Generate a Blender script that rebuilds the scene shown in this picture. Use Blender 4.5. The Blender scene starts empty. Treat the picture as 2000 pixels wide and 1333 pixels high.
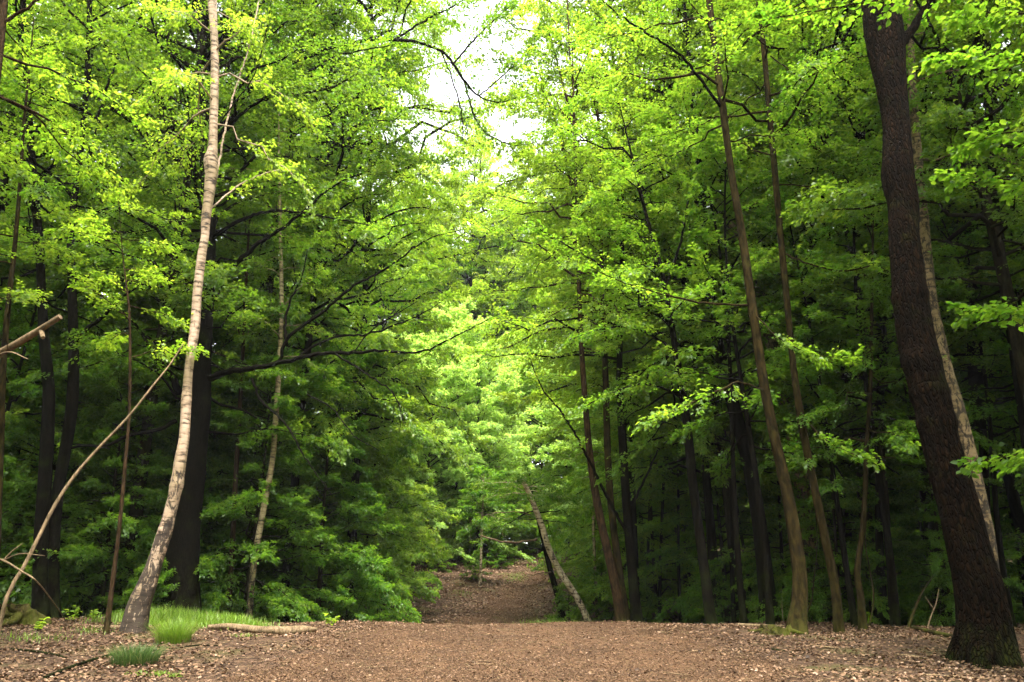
import bpy, math, random
import numpy as np
from mathutils import Vector, noise as mnoise

SC = bpy.context.scene
COL = SC.collection
R = math.radians
UP = np.array([0., 0., 1.])

# ------------------------------------------------------------------ camera
TILT = R(18.0)
FPX = 1500.0
CAM = np.array([0.0, 0.0, 1.0])
cam = bpy.data.cameras.new('camera')
cam.sensor_width = 36.0
cam.lens = 27.0
cam.clip_end = 1000
camo = bpy.data.objects.new('camera', cam)
COL.objects.link(camo)
camo.location = CAM
camo.rotation_euler = (R(90) + TILT, 0, 0)
SC.camera = camo


def P(px, py, D):
    """world point seen at photo pixel (px,py) at forward distance D"""
    u = (px - 1000.0) / FPX
    v = (666.5 - py) / FPX
    fy = math.cos(TILT) - math.sin(TILT) * v
    s = D / fy
    return np.array([u * s, D, CAM[2] + s * (math.sin(TILT) + math.cos(TILT) * v)]), s


# ------------------------------------------------------------------ terrain
_gy = [-60, -10, 0, 5, 8, 9, 10.5, 13, 16, 18, 20, 24, 28, 35, 41, 48, 58, 75, 120, 200]
_gz = [-1.2, -.55, -.4, -.12, 0, .06, .14, .28, .34, .31, .16, -.25, -.12, .7, 1.6, 2.75, 3.9, 5.2, 7, 8]
_yy = np.linspace(-60, 200, 2601)
_zz = np.interp(_yy, _gy, _gz)
_k = np.exp(-np.linspace(-2, 2, 21) ** 2)
_k /= _k.sum()
_zs = np.convolve(np.pad(_zz, 10, mode='edge'), _k, mode='valid')


def G(x, y):
    x = np.asarray(x, float)
    y = np.asarray(y, float)
    z = np.interp(y, _yy, _zs)
    near = np.clip((26 - y) / 8, 0, 1)
    # banks either side of the trail
    z = z + near * (0.10 * np.clip((-x - 3.5) / 4, 0, 1) ** 2 - 0.06 * np.clip((x - 5) / 5, 0, 1))
    far = np.clip((y - 26) / 10, 0, 1)
    xc = -0.8 + 0.05 * (y - 28)
    z = z + far * (0.9 * np.clip((xc - x - 1.6) / 5, 0, 1) ** 1.3 + 0.8 * np.clip((x - xc - 1.8) / 6, 0, 1))
    z = z + 0.035 * np.sin(x * 1.3 + 0.7 * np.sin(y * .6)) * np.sin(y * 1.1 + 1) + 0.012 * np.sin(x * 4.1 + y * 2.3) * np.sin(y * 3.7 - x)
    return z


# ------------------------------------------------------------------ mesh utils
class MB:
    """collects geometry, then becomes ONE mesh object"""

    def __init__(self):
        self.v, self.f, self.ln, self.m, self.tone, self.uv = [], [], [], [], [], []
        self.n = 0

    def add(self, verts, faces, mat=0, tone=None, uv=None):
        verts = np.asarray(verts, float).reshape(-1, 3)
        faces = np.asarray(faces, int)
        self.v.append(verts)
        self.f.append((faces + self.n).ravel())
        self.ln.append(np.full(len(faces), faces.shape[1]))
        self.m.append(np.full(len(faces), mat))
        self.tone.append(np.zeros(len(verts)) if tone is None else np.asarray(tone, float))
        self.uv.append(np.zeros((len(verts), 2)) if uv is None else np.asarray(uv, float))
        self.n += len(verts)

    def mesh(self, name, mats):
        me = bpy.data.meshes.new(name)
        v = np.concatenate(self.v)
        f = np.concatenate(self.f)
        ln = np.concatenate(self.ln)
        me.vertices.add(len(v))
        me.vertices.foreach_set('co', v.astype(np.float32).ravel())
        me.loops.add(len(f))
        me.loops.foreach_set('vertex_index', f.astype(np.int32))
        me.polygons.add(len(ln))
        st = np.concatenate([[0], np.cumsum(ln)[:-1]])
        me.polygons.foreach_set('loop_start', st.astype(np.int32))
        me.polygons.foreach_set('material_index', np.concatenate(self.m).astype(np.int32))
        a = me.attributes.new('tone', 'FLOAT', 'POINT')
        a.data.foreach_set('value', np.concatenate(self.tone).astype(np.float32))
        b = me.attributes.new('barkuv', 'FLOAT2', 'POINT')
        b.data.foreach_set('vector', np.concatenate(self.uv).astype(np.float32).ravel())
        for m in mats:
            me.materials.append(m)
        me.update(calc_edges=True)
        me.validate()
        return me

    def build(self, name, mats, parent=None):
        o = bpy.data.objects.new(name, self.mesh(name, mats))
        COL.objects.link(o)
        if parent is not None:
            o.parent = parent
        return o


def tag(o, label=None, cat=None, group=None, kind=None):
    if label:
        o['label'] = label
    if cat:
        o['category'] = cat
    if group:
        o['group'] = group
    if kind:
        o['kind'] = kind
    return o


def empty(name, loc, label, cat, group=None, rz=0.0):
    o = bpy.data.objects.new(name, None)
    COL.objects.link(o)
    o.location = loc
    o.rotation_euler = (0, 0, rz)
    o.empty_display_size = .2
    return tag(o, label, cat, group)


def norm(a):
    return a / np.maximum(np.linalg.norm(a, axis=-1, keepdims=True), 1e-9)


def catmull(pts, step):
    """resample a polyline (n,k) smoothly, about `step` apart in xyz"""
    p = np.asarray(pts, float)
    if len(p) < 3:
        n = max(2, int(np.linalg.norm(p[-1, :3] - p[0, :3]) / step) + 1)
        t = np.linspace(0, 1, n)[:, None]
        return p[0] * (1 - t) + p[-1] * t
    q = np.vstack([2 * p[0] - p[1], p, 2 * p[-1] - p[-2]])
    out = []
    for i in range(1, len(q) - 2):
        n = max(2, int(np.linalg.norm(q[i + 1, :3] - q[i, :3]) / step))
        t = np.linspace(0, 1, n, endpoint=False)[:, None]
        a, b, c, d = q[i - 1], q[i], q[i + 1], q[i + 2]
        out.append(.5 * (2 * b + (c - a) * t + (2 * a - 5 * b + 4 * c - d) * t ** 2 + (3 * b - a - 3 * c + d) * t ** 3))
    out.append(q[-2:-1])
    return np.vstack(out)


def tube(mb, pts, rad, sides=10, mat=0, fn=None, cap=True):
    """one tube along pts with radii; fn(theta, length, pos)->radius factor array"""
    pts = np.asarray(pts, float)
    rad = np.asarray(rad, float)
    n = len(pts)
    t = norm(np.gradient(pts, axis=0))
    a = np.zeros_like(t)
    ref = np.array([1., 0.13, 0]) if abs(t[0, 2]) > .7 else np.array([0.05, 0.02, 1.])
    a0 = norm(ref - t[0] * ref.dot(t[0]))
    for i in range(n):
        a0 = norm(a0 - t[i] * a0.dot(t[i]))
        a[i] = a0
    b = np.cross(t, a)
    th = np.linspace(0, 2 * np.pi, sides, endpoint=False)
    seg = np.concatenate([[0], np.cumsum(np.linalg.norm(np.diff(pts, axis=0), axis=1))])
    rr = np.repeat(rad[:, None], sides, 1)
    if fn is not None:
        rr = rr * fn(np.repeat(th[None], n, 0), np.repeat(seg[:, None], sides, 1), rad)
    v = pts[:, None] + rr[..., None] * (np.cos(th)[None, :, None] * a[:, None] + np.sin(th)[None, :, None] * b[:, None])
    uv = np.stack([np.repeat(th[None], n, 0) / (2 * np.pi), np.repeat(seg[:, None], sides, 1)], -1)
    i = np.arange(n - 1)[:, None] * sides
    j = np.arange(sides)[None]
    k = (j + 1) % sides
    f = np.stack([i + j, i + k, i + k + sides, i + j + sides], -1).reshape(-1, 4)
    mb.add(v.reshape(-1, 3), f, mat, None, uv.reshape(-1, 2))
    if cap:
        for e, o in ((n - 1, 0), (0, 1)):
            ring = v[e] if not o else v[e][::-1]
            c = pts[e] + t[e] * (rad[e] * .15) * (1 if not o else -1)
            vv = np.vstack([ring, c])
            ff = np.array([[q, (q + 1) % sides, sides] for q in range(sides)])
            mb.add(vv, ff, mat, None, np.repeat([[0.5, seg[e]]], sides + 1, 0))


def tubes(mb, pts, rad, sides=4, mat=0):
    """batch of thin tubes: pts (m,k,3), rad (m,k)"""
    m, k, _ = pts.shape
    t = norm(np.gradient(pts, axis=1))
    ref = np.where(np.abs(t[..., 2:3]) > .9, np.array([1., 0, 0]), UP)
    a = norm(np.cross(t, ref))
    b = np.cross(t, a)
    th = np.linspace(0, 2 * np.pi, sides, endpoint=False)
    v = pts[:, :, None] + rad[:, :, None, None] * (np.cos(th)[None, None, :, None] * a[:, :, None] + np.sin(th)[None, None, :, None] * b[:, :, None])
    i = (np.arange(m)[:, None, None] * k + np.arange(k - 1)[None, :, None]) * sides
    j = np.arange(sides)[None, None]
    q = (j + 1) % sides
    f = np.stack([i + j, i + q, i + q + sides, i + j + sides], -1).reshape(-1, 4)
    seg = np.concatenate([np.zeros((m, 1)), np.cumsum(np.linalg.norm(np.diff(pts, axis=1), axis=2), axis=1)], 1)
    uv = np.stack([np.broadcast_to(th / 6.2832, (m, k, sides)), np.broadcast_to(seg[:, :, None], (m, k, sides))], -1)
    mb.add(v.reshape(-1, 3), f, mat, None, uv.reshape(-1, 2))


def leaves(mb, rng, pos, d, nrm, ll, lw, mat=1, fine=False, tone=None):
    """leaf blades: base pos, direction d, normal nrm, lengths ll, widths lw"""
    n = len(pos)
    d = norm(d)
    s = norm(np.cross(d, nrm))
    u = np.cross(s, d)
    ll = np.broadcast_to(ll, (n,))[:, None]
    lw = np.broadcast_to(lw, (n,))[:, None]
    fold = (rng.uniform(.02, .35, n))[:, None]
    if tone is None:
        tone = rng.normal(0, 1, n)
    if not fine:
        v = np.stack([pos, pos + d * ll * .45 + s * lw * .5 + u * lw * fold, pos + d * ll - u * ll * .08,
                      pos + d * ll * .45 - s * lw * .5 + u * lw * fold], 1)
        f = (np.arange(n)[:, None] * 4 + np.array([[0, 1, 2, 3]]))
        mb.add(v.reshape(-1, 3), f, mat, np.repeat(tone, 4))
    else:
        cv = rng.uniform(.0, .14, n)[:, None]
        v = np.stack([pos, pos + d * ll * .28 + s * lw * .46 + u * lw * fold, pos + d * ll * .66 + s * lw * .42 + u * (lw * fold - ll * cv * .4),
                      pos + d * ll - u * ll * cv,
                      pos + d * ll * .66 - s * lw * .42 + u * (lw * fold - ll * cv * .4), pos + d * ll * .28 - s * lw * .46 + u * lw * fold], 1)
        f = np.concatenate([np.arange(n)[:, None] * 6 + np.array([[0, 1, 2, 3]]), np.arange(n)[:, None] * 6 + np.array([[0, 3, 4, 5]])])
        mb.add(v.reshape(-1, 3), f, mat, np.repeat(tone, 6))


def rotz(v, a):
    c, s = np.cos(a), np.sin(a)
    return np.stack([v[..., 0] * c - v[..., 1] * s, v[..., 0] * s + v[..., 1] * c, v[..., 2]], -1)


def sprays(mb, rng, LP, Ls, Lr, ntw, nlv, twl, ll, lw, fine=False, s0=.22, flat=.42, twig_r=.0035, wide=.26, clump=.8):
    """dress limbs LP (m,k,3) (lengths Ls, base radii Lr) with flat leafy sprays"""
    m, k, _ = LP.shape
    sj = s0 + (1 - s0) * ((np.arange(ntw) + rng.uniform(0, 1, (m, ntw))) / ntw)
    sj = np.clip(sj, 0, 1) ** clump
    x = sj * (k - 1)
    i0 = np.minimum(x.astype(int), k - 2)
    fr = (x - i0)[..., None]
    ar = np.arange(m)[:, None]
    base = LP[ar, i0] * (1 - fr) + LP[ar, i0 + 1] * fr
    tan = norm(LP[ar, i0 + 1] - LP[ar, i0])
    side = np.where(np.arange(ntw) % 2 == 0, 1, -1)[None] * np.ones((m, 1))
    ang = side * (np.radians(62) - np.radians(34) * sj + rng.normal(0, .2, (m, ntw)))
    td = rotz(tan, ang)
    td[..., 2] = td[..., 2] * .5 + rng.normal(-.03, .27, (m, ntw))
    td = norm(td)
    tl = np.maximum(twl * Ls[:, None] * (1.1 - .75 * sj) * rng.uniform(.55, 1.3, (m, ntw)), .25)
    q = np.linspace(0, 1, 4)
    dr = rng.uniform(.02, .22, (m, ntw))
    tp = base[..., None, :] + td[..., None, :] * (tl[..., None] * q)[..., None]
    tp[..., 2] -= (dr * tl)[..., None] * q ** 2
    if twig_r > 0:
        tubes(mb, tp.reshape(-1, 4, 3), (twig_r * (1.1 - q))[None] * np.clip(tl.reshape(-1, 1), .5, 2.2), 3, 0)
    M = m * ntw
    base = base.reshape(M, 3)
    td = td.reshape(M, 3)
    tl = tl.reshape(M)
    dr = dr.reshape(M)
    u = rng.uniform(.06, 1.02, (M, nlv))
    lat = rng.uniform(-1, 1, (M, nlv)) * wide * (1.05 - u ** 2)
    hz = norm(np.cross(td, UP))
    pos = base[:, None] + td[:, None] * (tl[:, None] * u)[..., None] + hz[:, None] * (lat * tl[:, None])[..., None]
    pos[..., 2] += -(dr * tl)[:, None] * (u ** 2) - np.abs(lat) * tl[:, None] * .22 + rng.normal(0, .035, (M, nlv))
    la = -np.sign(lat) * rng.uniform(.3, 1.2, (M, nlv))
    ld = rotz(np.repeat(td[:, None], nlv, 1), la)
    ld[..., 2] += rng.normal(-.22, .22, (M, nlv))
    nr = np.repeat(UP[None, None], M, 0) + rng.normal(0, flat, (M, nlv, 3))
    sz = rng.uniform(.5, 1.3, M * nlv)
    tt = (rng.normal(0, .75, (M, 1)) + rng.normal(0, .75, (M, nlv))).ravel()
    pk = np.clip(np.repeat(Ls / Ls.max(), ntw * nlv) * 1.25, .2, 1)
    kp = rng.uniform(0, 1, len(sz)) < pk
    leaves(mb, rng, pos.reshape(-1, 3)[kp], ld.reshape(-1, 3)[kp], norm(nr.reshape(-1, 3)[kp]), (ll * sz)[kp], (lw * sz)[kp], 1, fine, tt[kp])


def rand_limbs(rng, axis, z0, z1, nl, Lmax, shape, p0, p1, droop, k=8, az=None):
    """limbs leaving the trunk axis (n,3) between heights z0..z1"""
    t = np.sort((np.arange(nl) + rng.uniform(0, 1, nl)) / nl)
    z = z0 + (z1 - z0) * t
    o = np.stack([np.interp(z, axis[:, 2], axis[:, 0]), np.interp(z, axis[:, 2], axis[:, 1]), z], 1)
    a = np.arange(nl) * 2.39996 + rng.normal(0, .35, nl)
    if az is not None:
        a = az[0] + (rng.uniform(-1, 1, nl)) * az[1]
    L = Lmax * shape(t) * rng.uniform(.65, 1.2, nl)
    pt = p0 + (p1 - p0) * t + rng.normal(0, .22, nl)
    s = np.linspace(0, 1, k)
    bend = rng.normal(0, .5, nl)[:, None] * s
    aa = a[:, None] + bend
    st = (L[:, None] / (k - 1)) * np.stack([np.cos(aa) * np.cos(pt)[:, None], np.sin(aa) * np.cos(pt)[:, None], np.repeat(np.sin(pt)[:, None], k, 1)])
    st = np.moveaxis(st, 0, -1)
    LP = np.cumsum(st, 1)
    LP = LP - LP[:, :1] + o[:, None]
    LP[..., 2] -= (droop * L)[:, None] * s ** 2
    wob = rng.normal(0, .025, LP.shape) * L[:, None, None]
    wob[:, 0] = 0
    LP += wob
    return LP, L


def beech_shape(t):
    return np.clip(.6 + 1.1 * t, 0, 1) * np.clip((1.06 - t) * 3.2, .22, 1)


def cone_shape(t):
    return np.clip(1.08 - t, .1, 1) ** .75


def flat_shape(t):
    return np.clip(.75 + .25 * np.sin(t * 9), 0, 1) * np.clip((1.05 - t) * 3, .25, 1)


# ------------------------------------------------------------------ materials
def mat(name):
    m = bpy.data.materials.new(name)
    m.use_nodes = True
    nt = m.node_tree
    for n in list(nt.nodes):
        nt.nodes.remove(n)
    out = nt.nodes.new('ShaderNodeOutputMaterial')
    return m, nt, out


def N(nt, t, **kw):
    n = nt.nodes.new(t)
    for k, v in kw.items():
        if k in n.inputs:
            n.inputs[k].default_value = v
        else:
            setattr(n, k, v)
    return n


def ramp(nt, stops, fac=None, interp='LINEAR'):
    r = nt.nodes.new('ShaderNodeValToRGB')
    r.color_ramp.interpolation = interp
    e = r.color_ramp.elements
    while len(e) < len(stops):
        e.new(.5)
    for i, (p, c) in enumerate(stops):
        e[i].position = p
        e[i].color = (*c, 1) if len(c) == 3 else c
    if fac is not None:
        nt.links.new(fac, r.inputs[0])
    return r


def leaf_mat(name, deep, mid, lime, tr, trm=.5, rough=.42):
    m, nt, out = mat(name)
    at = N(nt, 'ShaderNodeAttribute', attribute_name='tone')
    oi = N(nt, 'ShaderNodeObjectInfo')
    ma = N(nt, 'ShaderNodeMath', operation='MULTIPLY_ADD')
    nt.links.new(at.outputs['Fac'], ma.inputs[0])
    ma.inputs[1].default_value = .17
    mb_ = N(nt, 'ShaderNodeMath', operation='MULTIPLY_ADD')
    nt.links.new(oi.outputs['Random'], mb_.inputs[0])
    mb_.inputs[1].default_value = .36
    mb_.inputs[2].default_value = .32
    nt.links.new(mb_.outputs[0], ma.inputs[2])
    c1 = ramp(nt, [(0, deep), (.5, mid), (1, lime)], ma.outputs[0])
    k = tr
    c2 = ramp(nt, [(0, (deep[0] * 2.2 * k, deep[1] * 2.3 * k, deep[2] * .9 * k)), (.5, (mid[0] * 2.4 * k, mid[1] * 2.2 * k, mid[2] * .9 * k)),
                   (1, (lime[0] * 2.3 * k, lime[1] * 2.1 * k, lime[2] * .9 * k))], ma.outputs[0])
    b = N(nt, 'ShaderNodeBsdfPrincipled', Roughness=rough)
    b.inputs['Specular IOR Level'].default_value = .4
    nt.links.new(c1.outputs[0], b.inputs['Base Color'])
    t = N(nt, 'ShaderNodeBsdfTranslucent')
    nt.links.new(c2.outputs[0], t.inputs['Color'])
    mx = N(nt, 'ShaderNodeMixShader', Fac=trm)
    nt.links.new(b.outputs[0], mx.inputs[1])
    nt.links.new(t.outputs[0], mx.inputs[2])
    nt.links.new(mx.outputs[0], out.inputs[0])
    return m


LEAF = {
    'lime': leaf_mat('leaf_lime', (.056, .122, .012), (.108, .18, .022), (.19, .25, .045), 1.55),
    'beech': leaf_mat('leaf_beech', (.036, .095, .010), (.075, .15, .016), (.14, .205, .032), 1.55),
    'deep': leaf_mat('leaf_deep', (.024, .072, .008), (.055, .12, .012), (.105, .17, .024), 1.55),
    'pale': leaf_mat('leaf_pale_brightened', (.11, .185, .055), (.17, .26, .09), (.24, .33, .14), 1.6),  # pale leaf undersides, colour lightened further to paint in the far glow
    'oak': leaf_mat('leaf_oak', (.038, .09, .010), (.075, .14, .016), (.135, .19, .03), 1.25),
}


def bark_mat(name, dark, light, moss=None, scale=1.0, ridges=6.0, bump=.6, mosszone=1.5, mossamt=.5, rough=.9, cracks=False):
    m, nt, out = mat(name)
    tc = N(nt, 'ShaderNodeTexCoord')
    mp = N(nt, 'ShaderNodeMapping')
    mp.inputs['Scale'].default_value = (ridges * 5 * scale, ridges * 5 * scale, ridges * 1.3 * scale)
    nt.links.new(tc.outputs['Object'], mp.inputs[0])
    n1 = N(nt, 'ShaderNodeTexNoise', Scale=1.0, Detail=5.0, Roughness=.65, Distortion=.6)
    nt.links.new(mp.outputs[0], n1.inputs['Vector'])
    n2 = N(nt, 'ShaderNodeTexNoise', Scale=3.1, Detail=4.0)
    nt.links.new(tc.outputs['Object'], n2.inputs['Vector'])
    r1 = ramp(nt, [(.38, dark), (.62, light)], n1.outputs['Fac'])
    mul = N(nt, 'ShaderNodeMix', data_type='RGBA', blend_type='MULTIPLY')
    mul.inputs[0].default_value = .6
    r2 = ramp(nt, [(.32, (.35, .35, .33)), (.66, (1.2, 1.15, 1.1))], n2.outputs['Fac'])
    nt.links.new(r1.outputs[0], mul.inputs[6])
    nt.links.new(r2.outputs[0], mul.inputs[7])
    col = mul.outputs[2]
    if moss:
        sp = N(nt, 'ShaderNodeSeparateXYZ')
        nt.links.new(tc.outputs['Object'], sp.inputs[0])
        mr = N(nt, 'ShaderNodeMapRange')
        nt.links.new(sp.outputs[2], mr.inputs[0])
        mr.inputs[1].default_value = mosszone
        mr.inputs[2].default_value = 0.0
        mr.inputs[3].default_value = 0.0
        mr.inputs[4].default_value = .2
        n3 = N(nt, 'ShaderNodeTexNoise', Scale=2.3, Detail=6.0, Roughness=.7)
        nt.links.new(tc.outputs['Object'], n3.inputs['Vector'])
        ad = N(nt, 'ShaderNodeMath', operation='ADD')
        nt.links.new(n3.outputs['Fac'], ad.inputs[0])
        nt.links.new(mr.outputs[0], ad.inputs[1])
        r3 = ramp(nt, [(.56, (0, 0, 0)), (.8, (mossamt,) * 3)], ad.outputs[0])
        mm = N(nt, 'ShaderNodeMix', data_type='RGBA')
        nt.links.new(r3.outputs[0], mm.inputs[0])
        nt.links.new(col, mm.inputs[6])
        mm.inputs[7].default_value = (*moss, 1)
        col = mm.outputs[2]
    hgt = n1.outputs['Fac']
    if cracks:
        wv = N(nt, 'ShaderNodeMix', data_type='RGBA', blend_type='LINEAR_LIGHT')
        wv.inputs[0].default_value = .05
        nt.links.new(tc.outputs['Object'], wv.inputs[6])
        nt.links.new(n2.outputs['Color'], wv.inputs[7])
        mc = N(nt, 'ShaderNodeMapping')
        mc.inputs['Scale'].default_value = (26, 26, 6.5)
        nt.links.new(wv.outputs[2], mc.inputs[0])
        vc = N(nt, 'ShaderNodeTexVoronoi', feature='DISTANCE_TO_EDGE', Scale=1.0)
        nt.links.new(mc.outputs[0], vc.inputs['Vector'])
        rc = ramp(nt, [(.0, (.12, .12, .12)), (.16, (1, 1, 1)), (.5, (1.35, 1.3, 1.25))], vc.outputs['Distance'])
        mcx = N(nt, 'ShaderNodeMix', data_type='RGBA', blend_type='MULTIPLY')
        mcx.inputs[0].default_value = 1
        nt.links.new(col, mcx.inputs[6])
        nt.links.new(rc.outputs[0], mcx.inputs[7])
        col = mcx.outputs[2]
        ah = N(nt, 'ShaderNodeMath', operation='MULTIPLY_ADD')
        nt.links.new(rc.outputs[0], ah.inputs[0])
        ah.inputs[1].default_value = .6
        nt.links.new(n1.outputs['Fac'], ah.inputs[2])
        hgt = ah.outputs[0]
    b = N(nt, 'ShaderNodeBsdfPrincipled', Roughness=rough)
    b.inputs['Specular IOR Level'].default_value = .04
    nt.links.new(col, b.inputs['Base Color'])
    bp = N(nt, 'ShaderNodeBump', Strength=bump, Distance=.05)
    nt.links.new(hgt, bp.inputs['Height'])
    nt.links.new(bp.outputs[0], b.inputs['Normal'])
    nt.links.new(b.outputs[0], out.inputs[0])
    return m


def birch_mat(name, white=(.56, .45, .36), base_dark=2.2, spots=(.12, -.13)):
    m, nt, out = mat(name)
    tc = N(nt, 'ShaderNodeTexCoord')
    # horizontal lenticels
    mp = N(nt, 'ShaderNodeMapping')
    mp.inputs['Scale'].default_value = (4, 4, 17)
    nt.links.new(tc.outputs['Object'], mp.inputs[0])
    n1 = N(nt, 'ShaderNodeTexNoise', Scale=1.0, Detail=4.0, Roughness=.6)
    nt.links.new(mp.outputs[0], n1.inputs['Vector'])
    r1 = ramp(nt, [(.37, (.05, .036, .026)), (.43, (white[0] * .62, white[1] * .58, white[2] * .52)), (.54, white), (.8, (white[0] * 1.1, white[1] * 1.1, white[2] * 1.12))], n1.outputs['Fac'])
    # broad tint
    n4 = N(nt, 'ShaderNodeTexNoise', Scale=1.7, Detail=3.0)
    nt.links.new(tc.outputs['Object'], n4.inputs['Vector'])
    r4 = ramp(nt, [(.3, (.6, .58, .44)), (.65, (1.05, 1, .98))], n4.outputs['Fac'])
    mu = N(nt, 'ShaderNodeMix', data_type='RGBA', blend_type='MULTIPLY')
    mu.inputs[0].default_value = 1
    nt.links.new(r1.outputs[0], mu.inputs[6])
    nt.links.new(r4.outputs[0], mu.inputs[7])
    # dark fissured plates, many near the ground, few higher up
    mp2 = N(nt, 'ShaderNodeMapping')
    mp2.inputs['Scale'].default_value = (14, 14, 5.5)
    nt.links.new(tc.outputs['Object'], mp2.inputs[0])
    n2 = N(nt, 'ShaderNodeTexNoise', Scale=1.0, Detail=6.0, Roughness=.7, Distortion=.8)
    nt.links.new(mp2.outputs[0], n2.inputs['Vector'])
    sp = N(nt, 'ShaderNodeSeparateXYZ')
    nt.links.new(tc.outputs['Object'], sp.inputs[0])
    mr = N(nt, 'ShaderNodeMapRange')
    nt.links.new(sp.outputs[2], mr.inputs[0])
    mr.inputs[1].default_value = 0.1
    mr.inputs[2].default_value = base_dark
    mr.inputs[3].default_value = spots[0]
    mr.inputs[4].default_value = spots[1]
    ad = N(nt, 'ShaderNodeMath', operation='ADD')
    nt.links.new(n2.outputs['Fac'], ad.inputs[0])
    nt.links.new(mr.outputs[0], ad.inputs[1])
    r2 = ramp(nt, [(.54, (0, 0, 0)), (.585, (.9, .9, .9))], ad.outputs[0])
    mx = N(nt, 'ShaderNodeMix', data_type='RGBA')
    nt.links.new(r2.outputs[0], mx.inputs[0])
    nt.links.new(mu.outputs[2], mx.inputs[6])
    mx.inputs[7].default_value = (.016, .011, .008, 1)
    b = N(nt, 'ShaderNodeBsdfPrincipled', Roughness=.75)
    b.inputs['Specular IOR Level'].default_value = .25
    nt.links.new(mx.outputs[2], b.inputs['Base Color'])
    sb = N(nt, 'ShaderNodeMath', operation='SUBTRACT')
    nt.links.new(n1.outputs['Fac'], sb.inputs[0])
    nt.links.new(r2.outputs[0], sb.inputs[1])
    bp = N(nt, 'ShaderNodeBump', Strength=.6, Distance=.02)
    nt.links.new(sb.outputs[0], bp.inputs['Height'])
    nt.links.new(bp.outputs[0], b.inputs['Normal'])
    nt.links.new(b.outputs[0], out.inputs[0])
    return m


MOSS = (.06, .085, .015)
BARK = {
    'birch': birch_mat('birch_bark', (.40, .30, .225), 3.4, (.165, -.075)),
    'birch_green': birch_mat('birch_bark_weathered', (.34, .28, .17), 4.0),
    'birch_spotted': birch_mat('birch_bark_spotted', (.25, .18, .10), 4.0, (.09, .035)),
    'birch_pale': birch_mat('birch_bark_pale', (.60, .50, .36), 2.0, (.03, -.02)),
    'oak': bark_mat('oak_bark', (.0018, .0012, .0007), (.021, .0112, .0054), MOSS, 1, 4.5, 1.0, .9, .3, .9, True),
    'dark': bark_mat('dark_bark', (.0018, .0015, .0011), (.009, .007, .0045), MOSS, 1, 6, .8, 1.6, .25),
    'hornbeam': bark_mat('hornbeam_bark', (.008, .006, .0024), (.039, .0275, .0095), (.07, .07, .015), .8, 4, .5, 1.2, .6),
    'red': bark_mat('red_brown_bark', (.012, .0075, .004), (.058, .035, .018), MOSS, 1, 5, .7, .8, .3),
    'grey': bark_mat('pole_bark', (.006, .005, .003), (.028, .022, .012), MOSS, 1, 6, .5, 2.0, .3),
    'pale': bark_mat('dead_wood', (.10, .07, .04), (.27, .19, .115), None, .8, 8, .4),
    'mossy': bark_mat('mossy_wood', (.012, .009, .004), (.07, .05, .022), (.075, .085, .012), 1, 3, 1.0, .9, .75),
}


# ------------------------------------------------------------------ world, sun
def setup_light():
    w = bpy.data.worlds.new('World')
    SC.world = w
    w.use_nodes = True
    nt = w.node_tree
    bg = nt.nodes['Background']
    sky = nt.nodes.new('ShaderNodeTexSky')
    sky.sky_type = 'NISHITA'
    sky.sun_disc = False
    sky.sun_elevation = SUN_EL
    sky.sun_rotation = SUN_ROT
    sky.air_density = 1.0
    sky.dust_density = 3.0
    sky.ozone_density = 1.0
    hs = nt.nodes.new('ShaderNodeHueSaturation')
    hs.inputs['Saturation'].default_value = .12
    nt.links.new(sky.outputs[0], hs.inputs['Color'])
    nt.links.new(hs.outputs[0], bg.inputs['Color'])
    bg.inputs['Strength'].default_value = .15
    L = bpy.data.lights.new('sun', 'SUN')
    L.energy = 1.5
    L.angle = R(11)
    L.color = (1, .95, .86)
    o = bpy.data.objects.new('sun', L)
    COL.objects.link(o)
    # direction TO the sun: azimuth measured from +Y towards +X
    d = Vector((math.sin(SUN_ROT) * math.cos(SUN_EL), math.cos(SUN_ROT) * math.cos(SUN_EL), math.sin(SUN_EL)))
    o.rotation_euler = (-d).to_track_quat('-Z', 'Y').to_euler()
    o.location = (0, 0, 60)


SUN_EL = R(65)
SUN_ROT = R(174)
setup_light()
SC.view_settings.view_transform = 'Standard'
SC.view_settings.look = 'None'
SC.view_settings.gamma = 1
SC.view_settings.exposure = 2.95
SC.view_settings.use_curve_mapping = False
SC.render.engine = 'CYCLES'
cy = SC.cycles
cy.max_bounces = 10
cy.diffuse_bounces = 8
cy.glossy_bounces = 2
cy.transmission_bounces = 8
cy.caustics_reflective = False
cy.caustics_refractive = False
cy.use_denoising = True
cy.denoiser = 'OPENIMAGEDENOISE'
cy.sample_clamp_indirect = 6


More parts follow.
